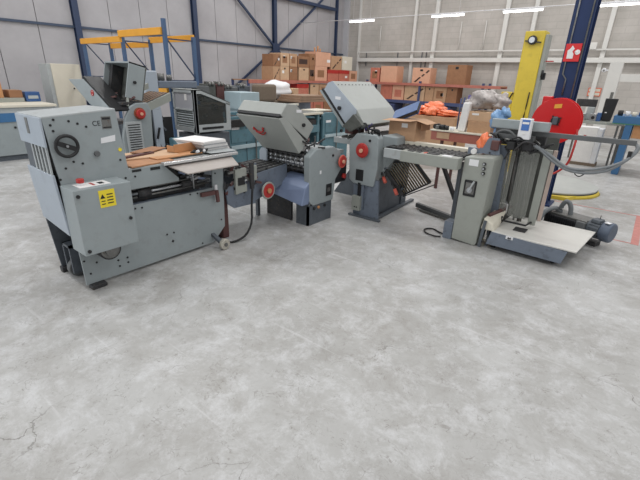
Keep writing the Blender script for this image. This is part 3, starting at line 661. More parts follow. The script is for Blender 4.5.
# carton with blue binder on top
def carton(x0,x1,y0,y1,z0,z1,label,m_='carton',name='carton',cat='cardboard box',group=None,lid=None,mark=None,tag=None,flaps=False,mface='y',hole=False):
    """box with tape seam; optional lid band, diagonal printed band, address label, open flaps"""
    t = thing(name, ((x0+x1)/2,(y0+y1)/2,z0), label, cat, group)
    b = MB(); b.box(x0,x1,y0,y1,z0,z1,.004); body = b.build('body', m_, t)
    if not flaps:
        tb = MB(); xm = (x0+x1)/2; tb.box(xm-.025,xm+.025,y0-.001,y1,z1-.0005,z1+.001); tb.build('tape','tape',body)
    if lid: MB().box(x0-.008,x1+.008,y0-.008,y1+.008,z1-(z1-z0)*.3,z1+.004,.003).build('lid',lid,t)
    fx = x1 if mface == 'x' else None
    def facebox(u0,u1,w0,w1,mat_,nm,lab=None):
        q = MB()
        if mface == 'x': q.box(x1,x1+.002,y0+u0*(y1-y0),y0+u1*(y1-y0),z0+w0*(z1-z0),z0+w1*(z1-z0))
        else: q.box(x0+u0*(x1-x0),x0+u1*(x1-x0),y0-.002,y0,z0+w0*(z1-z0),z0+w1*(z1-z0))
        q.build(nm,mat_,body,label=lab)
    if mark == 'diag':
        q = MB()
        for (a,b0,c,d) in ((.12,.1,.45,.42),(.50,.47,.66,.62),(.72,.68,.9,.86)):
            if mface == 'x': P = lambda u,w:(y0+u*(y1-y0),z0+w*(z1-z0)); ax='x'; a0,a1 = x1,x1+.002
            else: P = lambda u,w:(x0+u*(x1-x0),z0+w*(z1-z0)); ax='y'; a0,a1 = y0-.002,y0
            q.prism([P(a,b0),P(a+.1,b0-.03),P(c+.06,d-.03),P(c-.04,d)],ax,a0,a1)
        q.build('printed_band','carton_mark',body)
    if mark == 'patch': facebox(.2,.75,.25,.75,'carton_brown','printed_patch')
    if mark == 'dark': facebox(.1,.85,.3,.75,'carton_mark','printed_patch')
    if mark == 'redpatch': facebox(.2,.8,.2,.7,'carton_red','printed_patch')
    if tag: facebox(tag[0],tag[0]+.22,tag[1],tag[1]+.2,'paper','label')
    if hole: facebox(.42,.58,.78,.9,'black','hand_hole')
    return t, body
t, b = carton(-2.565,-2.20,4.6,4.9,.95,1.20,'open brown carton with white label, standing on the conveyor rail',flaps=True,tag=(.48,.62))
m = MB(); m.hexa([(-2.565,4.6,1.197),(-2.20,4.6,1.197),(-2.20,4.606,1.2),(-2.565,4.606,1.2),(-2.62,4.50,1.18),(-2.24,4.50,1.19),(-2.24,4.506,1.19),(-2.62,4.506,1.18)]); m.hexa([(-2.2,4.6,1.197),(-2.2,4.9,1.197),(-2.206,4.9,1.2),(-2.206,4.6,1.2),(-2.06,4.6,1.16),(-2.06,4.88,1.16),(-2.06,4.88,1.165),(-2.06,4.6,1.165)]); m.build('flap','carton',t)
MB().box(-2.14,-2.135,4.62,4.86,1.08,1.16).build('flap','carton_brown',t)
t2 = thing('binder', (-2.42,4.75,1.2), 'blue ring binder leaning out of the open carton', 'binder')
R4 = Matrix.Translation((-2.42,4.75,1.275)) @ Matrix.Rotation(.1,4,'Z') @ Matrix.Rotation(-.42,4,'Y') @ Matrix.Rotation(.5,4,'X')
MB().box(-.17,.17,-.11,.11,.022,.028,.002,0,R4).box(-.17,.17,-.11,.11,-.028,-.022,.002,0,R4).box(-.17,-.164,-.11,.11,-.028,.028,0,0,R4).build('cover','folder_blue',t2)
MB().box(-.16,.165,-.10,.10,-.02,.018,0,0,R4).build('pages','dark',t2)

# ------------------------------------------------------------------ stacker
t = thing('stacker', (-1.0,4.5,0), 'grey delivery stacker with slim control cabinet and low pale tray', 'machine')
cb = MB(); cb.prism([(-1.425,.02),(-1.165,.0),(-1.15,.03),(-1.12,.93),(-1.14,.955),(-1.42,.93)],'y',4.19,4.5,0,.012); cabn = cb.build('control_cabinet','beige_grey',t)
MB().box(-1.365,-1.27,4.187,4.19,.85,.915).build('sticker','white',cabn)
m = MB()
for k,(xx,zz) in enumerate(((-1.21,.885),(-1.208,.838),(-1.205,.79))):
    q = MB(); q.cyl((xx,4.17,zz),(xx,4.19,zz),.017,0,16,None,.003).cyl((xx,4.162,zz),(xx,4.17,zz),.01,1,12); q.build('push_button',['black','steel'],cabn)
q = MB(); q.box(-1.375,-1.25,4.182,4.19,.53,.70,.008,0).box(-1.36,-1.265,4.180,4.184,.555,.675,.004,1).cyl((-1.31,4.165,.60),(-1.31,4.182,.60),.028,2,18).bar((-1.31,4.16,.60),(-1.27,4.155,.70),.016,.016,3); q.build('main_switch',['black','steel_dull','steel','grey_light'],cabn)
MB().box(-1.53,-1.43,4.2,4.34,.0,.20,.004).build('motor_box','frame_blue',t)
m = MB(); m.prism([(-1.47,.93),(-1.30,.955),(-1.14,.955),(-1.17,1.12),(-1.27,1.12),(-1.35,1.0),(-1.47,1.0)],'y',4.4,4.42); m.build('upper_plate','frame_blue',t)
q = MB(); q.cyl((-1.40,4.37,.965),(-1.40,4.4,.965),.03,0,18,None,.003); q.build('dial','paper',t)
q = MB()
for xx, zz in ((-1.22,1.07),(-1.19,1.0),(-1.24,.97)): q.cyl((xx,4.392,zz),(xx,4.4,zz),.008,0,8)
q.build('bolts','black',t)
# side frames and lift rods
m = MB(); m.prism([(-1.14,.05),(-1.06,.05),(-1.10,1.05),(-1.18,1.05)],'y',4.5,4.53); m.build('side_frame','frame_blue',t)
MB().box(-1.16,-.72,4.98,5.0,.06,1.12).build('back_plate', 'dark_interior', t)
for x0 in (-1.08,-1.0,-.92,-.85):
    MB().cyl((x0,4.62,.25),(x0-.03,4.62,1.08),.011,0,10).build('lift_rod','steel_dull',t)
for x0 in (-1.04,-.89):
    MB().box(x0-.012,x0+.012,4.7,4.73,.22,1.05).build('rail','dark',t)
m = MB(); m.box(-.775,-.70,4.60,4.63,.24,1.04,.004); m.build('corner_post','beige_grey',t)
MB().box(-1.27,-.80,4.70,4.78,1.03,1.20,.01).build('head_box','dark',t)
MB().box(-.69,-.655,4.60,4.63,.3,1.04,.003).build('corner_trim','trim_tan',t)
MB().box(-.98,-.80,4.56,4.566,.30,1.0).build('clear_guard','perspex',t)
MB().box(-1.14,-1.02,4.54,4.546,.30,1.0).build('clear_guard','perspex',t)
for x0 in (-1.12,-1.04,-.96): MB().box(x0,x0+.035,4.8,4.82,.22,1.05).build('rail','rubber_grey',t)
m = MB()
m.tube([(-1.0,4.45,.315),(-1.0,4.45,.27),(-.76,4.45,.27),(-.74,4.6,.27)],.011,0,8,0); m.build('stop_bar','black',t)
MB().box(-.86,-.74,4.40,4.52,.205,.215).build('slide_pad','dark',t)
# head: cross bar, cable mess, pendant
MB().box(-1.30,-.76,4.48,4.56,1.22,1.305,.006).build('head_bar','grey_paint',t)
pd = MB(); pd.hexa([(-1.005,4.38,1.14),(-.895,4.38,1.14),(-.895,4.45,1.14),(-1.005,4.45,1.14),(-1.01,4.38,1.335),(-.90,4.38,1.335),(-.90,4.45,1.335),(-1.01,4.45,1.335)],0,.006); pb = pd.build('control_pendant','white',t,label='pale control pendant with blue display')
MB().box(-.985,-.915,4.374,4.38,1.225,1.325,.002).build('display','screen_blue',pb)
MB().box(-.98,-.92,4.372,4.376,1.285,1.305).box(-.965,-.935,4.371,4.376,1.19,1.2).build('display_print','paper',pb)
arm = MB(); arm.box(-1.27,-.06,4.56,4.60,1.165,1.21,.004); arm.box(-1.27,-.88,4.50,4.6,1.11,1.165,.003); arm.build('arm','rubber_grey',t)
m = MB(); rn = random.Random(14)
for i in range(26):
    a = Vector((-1.22+rn.random()*.42,4.4+rn.random()*.25,1.0+rn.random()*.12)); b_ = a+Vector((rn.uniform(-.12,.12),rn.uniform(-.06,.06),rn.uniform(-.07,.07))); c_ = b_+Vector((rn.uniform(-.1,.1),0,rn.uniform(-.08,.04)))
    m.tube([a,b_,c_],.010,rn.choice((0,0,1,2)),6,4)
m.box(-1.24,-1.16,4.38,4.46,1.0,1.1,.01,3).box(-1.1,-1.02,4.42,4.5,1.02,1.1,.01,0).box(-.95,-.86,4.42,4.5,1.03,1.11,.01,0); m.build('cable_loom',['black','dark','steel_dull','maroon'],t)
MB().tube([(-1.25,4.46,1.10),(-1.2,4.44,1.19),(-1.1,4.44,1.20),(-1.03,4.45,1.14)],.011).build('hose','rubber_grey',t)
# vacuum hoses looping off the arm
for dx, r in ((0,.014),(.03,.013)):
    MB().tube([(-.92+dx,4.48,1.10),(-.80,4.46,1.06+dx*.3),(-.68,4.44,.98+dx),(-.52,4.42,.905+dx*.7),(-.35,4.42,.90+dx),(-.20,4.44,.95+dx),(-.09,4.5,1.05),(-.045+dx*.3,4.56,1.14),(-.07,4.58,1.185)],r,0,10,5).build('suction_hose','hose_grey',t)
MB().tube([(-.46,4.42,.91),(-.44,4.42,.87),(-.40,4.42,.86),(-.36,4.42,.90)],.005).build('thin_wire','black',t)
MB().box(-.10,-.07,4.50,4.55,1.06,1.12).build('hose_clip','black',t)
# base and tray
bs = MB(); bs.prism([(-1.05,.06),(-.34,.05),(-.31,.18),(-1.02,.20)],'y',4.2,4.22); bs.box(-1.05,-.36,4.22,5.05,.05,.10,0); bs.build('base_channel','frame_blue',t)
MB().box(-.87,-.80,4.196,4.2,.165,.20,.001).build('maker_plate','white',t)
MB().prism([(-.855,.172),(-.845,.192),(-.835,.18),(-.825,.192),(-.815,.172),(-.835,.168)],'y',4.194,4.196).build('maker_mark','black',t)
for x0, y0 in ((-1.0,4.3),(-.42,4.3),(-1.0,4.95),(-.45,4.95)): MB().cyl((x0-.02,y0,.03),(x0+.02,y0,.03),.03,0,14).build('wheel','black',t)
MB().hexa([(-1.02,4.21,.19),(-.24,4.21,.185),(-.17,5.0,.185),(-1.02,5.0,.19),(-1.02,4.21,.205),(-.24,4.21,.20),(-.17,5.0,.20),(-1.02,5.0,.205)],0,.002).build('tray','tray_board',t,label='pale flat delivery tray')
MB().hexa([(-1.14,4.22,.2),(-1.0,4.22,.2),(-1.0,4.4,.2),(-1.14,4.4,.2),(-1.12,4.22,.33),(-1.03,4.22,.27),(-1.0,4.6,.34),(-1.1,4.6,.36)],0,.01).build('side_wedge','cream',t)
MB().cyl((-1.1,4.3,.34),(-1.0,4.75,.36),.02,0,10).build('lift_lever','maroon',t)
MB().box(-1.11,-1.0,4.6,4.8,.30,.42,.01).build('lift_block','bright_steel',t)
MB().bar((-1.12,4.21,.0),(-1.1,4.21,.3),.015,.03).bar((-1.07,4.3,.0),(-1.07,4.3,.18),.02,.03).build('leg','frame_dark',t)
# plastic bags on the stacker head
solo(MB().blob((-1.33,4.46,1.055),(.06,.06,.085),0,.28,3,5), 'plastic_bag','orange_plastic',(-1.33,4.46,.98),'crumpled orange plastic bag hanging on the stacker head','plastic bag')
solo(MB().blob((-1.35,4.85,1.28),(.09,.08,.08),0,.28,3,9).blob((-1.28,4.85,1.34),(.05,.06,.06),0,.3,3,2).box(-1.37,-1.33,4.84,4.88,.95,1.22), 'plastic_bag','blue_plastic',(-1.35,4.85,.95),'crumpled blue plastic sheet behind the stacker head bar','plastic bag')
solo(MB().tube([(-1.52,4.28,.012),(-1.6,4.3,.012),(-1.72,4.36,.012),(-1.78,4.28,.012),(-1.72,4.18,.012),(-1.6,4.15,.012),(-1.54,4.18,.012)],.009,0,8,5),'floor_cable','black',(-1.65,4.25,0),'black cable looped on the floor left of the stacker cabinet','cable')

# ------------------------------------------------------------------ vacuum pump with motor
t = thing('vacuum_pump', (-.35,5.3,0), 'dark vacuum pump with blue-grey motor and two hose arches, behind the pale tray', 'pump')
u = Vector((.74,-.12,-.0)).normalized()
def PB(s0,s1,w0,w1,z0,z1,bev,name,mats,par=t,lab=None):
    R4 = Matrix.Translation((-.665,5.315,0)) @ Matrix.Rotation(-.36,4,'Z')
    return MB().box(s0,s1,w0,w1,z0,z1,bev,0,R4).build(name,mats,par,label=lab)
PB(-.02,.34,-.10,.14,.05,.24,.008,'pump_body','pump_black')
PB(.34,.44,-.10,.14,.06,.25,.008,'end_housing','rubber_grey')
PB(-.01,.43,-.07,.16,.24,.262,.004,'top_plate','steel_dull')
m = MB()
R4 = Matrix.Translation((-.665,5.315,0)) @ Matrix.Rotation(-.36,4,'Z')
for k in range(14): m.box(.0+k*.025,.008+k*.025,-.108,-.10,.07,.225,0,0,R4)
m.build('cooling_fins','black',t)
PB(-.02,.56,-.02,.1,.0,.05,.004,'base_rail','dark')
m = MB()
def W4(s,w,z): return R4 @ Vector((s,w,z))
m.cyl(W4(.44,.02,.19),W4(.57,.02,.19),.095,0,28,None,.004).cyl(W4(.57,.02,.19),W4(.68,.02,.19),.11,1,28,None,.02)
for k in range(18):
    a = 2*PI*k/18; m.bar(W4(.46,.02+.1*math.cos(a),.19+.1*math.sin(a)),W4(.57,.02+.1*math.cos(a),.19+.1*math.sin(a)),.006,.02,0,a)
m.box(.47,.56,-.06,.05,.27,.31,.01,0,R4); mo = m.build('motor',['frame_dark','motor_blue'],t)
MB().ring(W4(.52,.02,.325),(1,0,0),.02,.005,0,16,6).build('lifting_eye','steel_dull',mo)
MB().box(.60,.65,-.05,.01,.298,.303,0,0,R4).build('label_sticker','white',mo)
MB().tube([(-.73,5.12,.02),(-.745,5.14,.14),(-.72,5.2,.25),(-.65,5.26,.30),(-.61,5.30,.29),(-.59,5.31,.23)],.026,0,12,5).build('hose','hose_grey',t)
MB().tube([(-.575,5.30,.24),(-.575,5.30,.33),(-.545,5.29,.395),(-.505,5.28,.39),(-.475,5.27,.33),(-.465,5.27,.24)],.026,0,12,5).build('hose','hose_grey',t)

# ------------------------------------------------------------------ hose reel and sign on the column
t = thing('hose_reel', (-1.0,6.3,1.2), 'large round red fire hose reel mounted on the blue column', 'hose reel')
m = MB(); m.cyl((-1.0,6.20,1.2),(-1.0,6.22,1.2),.29,0,56,None,.004).cyl((-1.0,6.36,1.2),(-1.0,6.38,1.2),.29,0,56,None,.004).cyl((-1.0,6.22,1.2),(-1.0,6.36,1.2),.22,0,40); m.build('drum','reel_red',t)
m = MB(); m.cyl((-1.0,6.17,1.21),(-1.0,6.2,1.21),.055,0,20,None,.005).box(-1.03,-.97,6.15,6.19,1.16,1.26,.01,1); 
for a in (.6,2.2,3.8,5.4): m.bar((-1.0,6.185,1.21),(-1.0+.075*math.cos(a),6.185,1.21+.075*math.sin(a)),.02,.015,0)
m.build('hub',['black','frame_dark'],t)
MB().prism([(-1.05,1.36),(-.965,1.37),(-.965,1.42),(-1.05,1.41)],'y',6.198,6.2).build('instruction_sticker','rack_yellow',t,label='small yellow instruction sticker')
MB().prism([(-1.07,.99),(-.99,.99),(-.99,1.02),(-1.07,1.02)],'y',6.198,6.2).build('white_sticker','white',t)
MB().box(-1.24,-1.12,6.36,6.46,1.36,1.5,.01).build('wall_bracket','reel_red',t)
MB().box(-1.06,-.96,6.38,6.48,1.12,1.28).build('mount','column_blue',t)
MB().tube([(-.735,6.22,1.15),(-.71,6.18,1.0),(-.71,6.15,.87),(-.73,6.15,.70),(-.82,6.15,.57),(-.93,6.15,.52),(-1.05,6.17,.57),(-1.12,6.2,.7)],.014,0,8,5).build('hose','red',t)
t = thing('fire_hose_sign', (-1.03,6.46,2.03), 'square red sign with white flame and hose pictogram on the blue column', 'sign')
MB().box(-1.125,-.945,6.455,6.465,1.93,2.14,.002).build('plate','sign_red',t)
m = MB(); m.prism([(-1.09,1.965),(-1.02,1.965),(-1.02,2.02),(-1.04,2.05),(-1.02,2.08),(-1.05,2.12),(-1.07,2.08),(-1.095,2.06)],'y',6.452,6.455); m.cyl((-.98,6.452,2.04),(-.98,6.455,2.04),.03,0,20).bar((-1.02,6.4535,2.05),(-.98,6.4535,2.04),.02,.002); m.build('pictogram','paper',t)

# ------------------------------------------------------------------ pallet wrapper
t = thing('pallet_wrapper', (-1.5,8.2,0), 'tall yellow pallet wrapping tower with flat grey turntable', 'machine')
m = MB(); m.box(-2.2,-1.86,8.6,8.9,0,2.52,.012); tw = m.build('tower','yellow_tower',t)
MB().box(-1.86,-1.80,8.62,8.88,0,2.46,.008).build('tower_side','beige_grey',tw)
MB().box(-2.42,-2.2,8.6,8.9,0,1.49,.01).build('lower_cabinet','yellow_tower',t)
m = MB(); m.cyl((-2.05,8.55,2.37),(-2.05,8.6,2.37),.075,0,20,None,.004).cyl((-2.05,8.52,2.37),(-2.05,8.55,2.37),.05,1,8).bar((-2.17,8.57,2.36),(-1.9,8.57,2.33),.03,.02,0); m.build('drive_pulley',['dark','steel'],tw)
MB().tube([(-2.2,8.585,1.49),(-2.26,8.585,1.35),(-2.29,8.585,1.1),(-2.28,8.585,.8)],.012).tube([(-1.92,8.585,1.5),(-1.93,8.585,1.1),(-1.96,8.585,.8)],.01).build('cable','black',t)
MB().box(-1.80,-1.74,8.66,8.74,1.72,1.84,.01).cyl((-1.78,8.62,1.76),(-1.78,8.62,1.88),.02,0,10).build('hook','black',t)
MB().box(-1.79,-1.66,8.7,8.72,2.02,2.04).build('red_flag','red',t)
m = MB(); m.cyl((-1.2,7.8,0),(-1.2,7.8,.045),.84,0,64,.8).box(-2.2,-1.5,7.6,8.6,0,.06).prism([(-1.35,6.95),(-.72,7.0),(-.6,7.3),(-1.4,7.3)],'z',0,.05); m.build('base_ramp','yellow_tower',t)
m = MB(); m.cyl((-1.2,7.8,.046),(-1.2,7.8,.058),.80,1,64).cyl((-1.2,7.8,.059),(-1.2,7.8,.085),.795,0,64); m.build('turntable',['turntable','dark'],t)

# ------------------------------------------------------------------ right hand bench area
t = thing('packing_bench', (-.9,11.4,0), 'low bench with grey top holding speakers and black computer, right of the reel', 'bench')
MB().box(-1.45,-.45,11.0,11.6,.86,.92,.004).build('top','beige_grey',t)
for x0 in (-.58,-.50): MB().box(x0,x0+.04,11.0,11.04,0,.86).build('leg','steel_dull',t)
for x0 in (-1.42,-.5): MB().box(x0,x0+.04,11.55,11.59,0,.86).build('leg','steel_dull',t)
t = thing('paper_pallet', (-.95,10.9,0), 'white wrapped block of paper on floor under the bench by the red reel', 'paper')
MB().box(-1.24,-.86,10.62,10.95,.06,.82,.01).build('block','paper',t)
MB().box(-.86,-.76,10.62,10.95,.06,.80,.01).build('end_block','white',t)
MB().box(-1.26,-.74,10.6,10.98,0,.06).build('pallet','board_dark',t)
MB().box(-1.1,-1.05,10.615,10.62,.62,.65).build('print','red',t)
t = thing('computer', (-.8,11.2,.92), 'black computer monitor standing on the bench before the white post', 'computer')
MB().prism([(-.93,.93),(-.74,.93),(-.70,1.40),(-.93,1.40)],'y',11.15,11.3,0,.01).build('case','black',t)
MB().box(-.88,-.84,11.147,11.15,1.10,1.12).build('badge','white',t)
for i,(x0,lab) in enumerate(((-1.34,'silver loudspeaker box with black cone, left one on the bench'),(-1.13,'silver loudspeaker box with black cone, right one next to the computer'))):
    t = thing('speaker', (x0+.06,11.1,.92), lab, 'speaker', 'silver speakers on the bench')
    MB().box(x0,x0+.13,11.05,11.2,.92,1.07,.004).build('case','steel',t); MB().cyl((x0+.065,11.04,.99),(x0+.065,11.05,.99),.035,0,18).build('cone','black',t)
solo(MB().box(-1.5,-1.1,11.4,11.55,1.2,1.36,.01).box(-1.45,-1.4,11.4,11.45,.92,1.2).box(-1.15,-1.1,11.4,11.45,.92,1.2),'printer','dark',(-1.3,11.45,.92),'dark grey device on raised stand at back of the bench','device')
solo(MB().box(-1.24,-1.1,11.3,11.39,.92,1.2,.01),'canister','grey_light',(-1.17,11.35,.92),'pale canister between the speakers and the dark device','canister')
solo(MB().box(-1.0,-.92,11.05,11.2,.92,1.1,.01),'case','folder_blue',(-.96,11.1,.92),'small dark blue case between speaker and computer','case')
t = thing('workbench', (.1,10.4,0), 'blue steel workbench at right edge with orange drawer front', 'workbench')
MB().box(-.62,1.2,10.0,10.8,.98,1.12,.006).build('top','bench_blue',t)
MB().box(-.40,-.28,10.0,10.7,0,.98,.004).build('leg','bench_blue',t); MB().box(1.0,1.12,10.0,10.7,0,.98,.004).build('leg','bench_blue',t)
MB().box(-.26,.95,10.06,10.7,.72,.97,.004).build('drawer','amber',t)
MB().box(-.62,1.2,9.99,10.0,.97,.985).build('edge_strip','green_strip',t)
m = MB(); m.cyl((-.1,10.35,1.12),(-.1,10.35,1.3),.05,0,14).box(-.25,.5,10.3,10.5,1.12,1.2,.01,0).cyl((-.22,10.4,1.26),(.3,10.4,1.26),.06,0,14).box(.3,.45,10.3,10.5,1.2,1.38,.01,0); solo(m,'bench_vice','folder_blue',(0,10.4,1.12),'dark blue machine vice on top of the blue workbench','vice')
for i,(x0,w_,h_,mm_,lab) in enumerate(((-.58,.09,.1,'black','small black pot at the left end of the blue workbench'),(-.46,.08,.09,'white','small white pot second from the left on the blue workbench'),(-.35,.08,.08,'cream','cream pot beside the vice on the blue workbench'))):
    solo(MB().cyl((x0+w_/2,10.1,1.12),(x0+w_/2,10.1,1.12+h_),w_/2,0,14),'pot',mm_,(x0+w_/2,10.1,1.12),lab,'pot')
m = MB()
t = thing('wall_notice', (-1.9,17.85,1.45), 'orange notice board with four white panels on the back wall', 'sign')
MB().box(-2.1,-1.70,17.96,17.99,1.30,1.58,.004).build('plate','sign_orange',t)
m = MB()
for a in (-2.07,-1.88):
    for c_ in (1.33,1.46): m.box(a,a+.15,17.955,17.96,c_,c_+.09)
m.build('panels','cream',t)
t = thing('alarm_bell', (-1.40,14.0,2.0), 'small round white alarm on the left side of the white portal post', 'alarm')
MB().cyl((-1.40,14.05,2.05),(-1.40,14.12,2.05),.055,0,20,None,.01).box(-1.40,-1.295,14.12,14.16,2.03,2.07).build('dome','white',t)
MB().cyl((-1.40,14.04,2.04),(-1.40,14.05,2.04),.025,0,14).build('horn','steel_dull',t)
t = thing('wall_box', (-2.4,17.9,2.9), 'small white junction box on the conduit by the right post', 'box')
MB().box(-2.42,-2.16,17.7,17.8,2.8,3.02,.01).build('case','white_paint',t)

# ------------------------------------------------------------------ desk with packing things
t = thing('packing_desk', (-2.3,6.5,0), 'reddish-brown framed packing desk with pale top behind the conveyor', 'desk')
MB().box(-2.72,-1.80,6.2,6.9,.915,.935,.003).build('top','cream',t)
MB().box(-2.70,-1.82,6.22,6.88,.78,.915).build('apron','beam_red',t)
MB().box(-2.54,-2.5,6.24,6.28,0,.78).build('leg','maroon',t); MB().box(-1.9,-1.86,6.24,6.28,0,.78).build('leg','maroon',t)
MB().box(-2.54,-2.5,6.82,6.86,0,.78).build('leg','maroon',t); MB().box(-1.9,-1.86,6.82,6.86,0,.78).build('leg','maroon',t)
MB().box(-2.6,-2.4,6.21,6.22,.81,.90).build('drawer_front','carton_pale',t)
m = MB(); m.cyl((-2.68,6.30,.975),(-2.68,6.34,.975),.04,0,18).cyl((-2.6,6.3,.97),(-2.52,6.3,.975),.04,0,14).box(-2.64,-2.5,6.32,6.36,.936,1.0,.01,0).box(-2.66,-2.60,6.25,6.3,.94,1.0,.01,1).cyl((-2.49,6.3,.936),(-2.49,6.3,1.0),.035,0,14).box(-2.66,-2.62,6.27,6.36,.936,1.02,.01,0); solo(m,'tape_gun',['black','steel_dull'],(-2.5,6.3,.935),'black tape dispensers lying on the pale desk top','tape dispenser')
solo(MB().cyl((-2.39,6.27,.936),(-2.39,6.27,.985),.035,0,18).cyl((-2.39,6.27,.985),(-2.39,6.27,.99),.018,0,14),'tape_roll','white',(-2.39,6.27,.935),'white roll of tape at the foot of the white tube','tape')
solo(MB().prism([(-2.33,.936),(-2.21,.936),(-2.18,1.36),(-2.29,1.36)],'y',6.3,6.41,0,.02),'film_roll','paper',(-2.26,6.36,.935),'tall white roll of wrapping film standing on the desk','film roll')
solo(MB().cyl((-2.30,6.55,.935),(-2.30,6.55,1.46),.02,0,10).cyl((-2.38,6.58,.935),(-2.38,6.58,1.42),.015,1,10).cyl((-2.44,6.6,.935),(-2.44,6.6,1.40),.012,1,10).blob((-2.27,6.50,1.37),(.05,.04,.05),0,.2,2,3),'film_stand',['purple','rack_deep_blue'],(-2.15,6.55,.935),'blue and purple upright rods behind the white film roll','stand')
carton(-2.18,-1.84,6.32,6.6,.936,1.10,'lower brown carton on the desk right of the white roll','carton',group='cartons on the packing desk')
carton(-2.20,-1.74,6.34,6.75,1.102,1.24,'upper pale brown carton with white label on the desk, under the grey film','carton_pale',group='cartons on the packing desk',tag=(.12,.62))
m = MB(); m.blob((-2.06,6.55,1.40),(.22,.18,.14),0,.14,4,17,.9).blob((-1.84,6.6,1.37),(.13,.16,.13),0,.2,4,12,.8).blob((-2.2,6.55,1.35),(.12,.14,.10),0,.2,4,3,.8)
solo(m,'film_bundle','film_grey',(-2.0,6.6,1.25),'crumpled bundle of grey stretch film atop the desk cartons','plastic film')
# big octabin-like carton with orange bags
t, b = carton(-4.15,-3.02,8.0,8.8,0,.98,'big wide brown carton heaped with orange bags','carton',flaps=True)
labs = ['bright orange bag at left end of the heap on the big carton','orange-red bag in the middle of the heap on the big carton','orange bag at right end of the heap on the big carton','pale orange bag topping the heap on the big carton']
for i,(xx,yy,zz,rx,rz) in enumerate(((-3.95,8.25,1.065,.20,.09),(-3.62,8.2,1.055,.15,.08),(-3.28,8.25,1.04,.20,.06),(-3.72,8.58,1.10,.22,.12))):
    solo(MB().blob((xx,yy,zz),(rx,.2,rz),0,.22,4,30+i,.9),'orange_bag','orange_plastic',(xx,yy,zz-rz),labs[i],'plastic bag','orange bags on the big carton')

# ------------------------------------------------------------------ back pallet rack with cartons
t = thing('pallet_rack', (-7.5,16.9,0), 'long low pallet rack with faded red beams along the back wall', 'rack')
for x0 in (-10.6,-8.0,-5.4): 
    for yy in (16.52,17.3): MB().box(x0,x0+.08,yy,yy+.08,0,1.60).build('upright','rack_deep_blue',t)
MB().box(-10.6,-4.7,16.48,16.54,1.42,1.52,.003).build('beam','beam_red',t); MB().box(-10.6,-4.7,17.3,17.36,1.42,1.52,.003).build('beam','beam_red',t)
MB().box(-10.6,-4.7,16.54,17.3,1.48,1.51).build('shelf','wood',t)
MB().box(-10.6,-4.7,16.46,16.52,.70,.83,.003).build('beam','rack_deep_blue',t); MB().box(-10.6,-4.7,16.52,17.36,.78,.82).build('shelf','wood',t)
BR_ = 'cartons on the back wall rack'
Yf = 16.6
carton(-10.45,-9.98,Yf,17.2,1.511,2.10,'reddish carton with dark print, leftmost on top of the back wall rack','carton_red',group=BR_,mark='patch',tag=(.5,.6))
carton(-9.92,-9.12,Yf,17.2,1.511,2.17,'plain peach carton, second from left on top of the back wall rack','carton_peach',group=BR_)
carton(-8.38,-7.58,Yf,17.2,1.511,2.12,'carton with dark diagonal printed band on top of the back wall rack','carton_peach',group=BR_,mark='diag',hole=True)
carton(-6.88,-6.10,Yf,17.2,1.511,2.24,'tall dark brown carton on top of the back wall rack, nearest the yellow tower','carton_brown',group=BR_,mark='patch',hole=True)
for x0,x1,mm_,mk,tg,lab in ((-9.85,-9.27,'carton_red','redpatch',None,'red-brown carton on the lower rack level right of the raised hood'),(-9.25,-8.70,'carton_peach','redpatch',None,'peach carton with red print on the lower level of the back rack'),(-8.66,-7.74,'carton_pale','diag',None,'wide carton with black diagonal band on the lower level of the back rack'),(-7.71,-7.34,'carton',None,None,'narrow brown carton on the lower rack level, right of the wide banded one'),(-7.32,-6.79,'carton','patch',(.55,.4),'brown carton with white label on the lower level of the back rack'),(-6.77,-6.35,'carton_brown',None,None,'dark brown carton at the right end of the lower rack level')):
    carton(x0,x1,Yf,17.2,.821,1.41,lab,mm_,group=BR_,mark=mk,tag=tg,hole=(mk is None))
# blue crates on the lower deck
for i,(x0,x1,z1,lab) in enumerate(((-9.9,-9.0,.66,'dark blue crate under the back rack, right of the raised hood'),(-7.9,-6.5,.66,'long dark blue crate under the back rack, left of the film roll'))):
    solo(MB().box(x0,x1,16.4,17.2,.0,z1,.01).box(x0-.02,x1+.02,16.38,17.22,z1-.08,z1,.005),'crate','rack_deep_blue',((x0+x1)/2,16.8,0),lab,'crate','blue crates under the back rack')

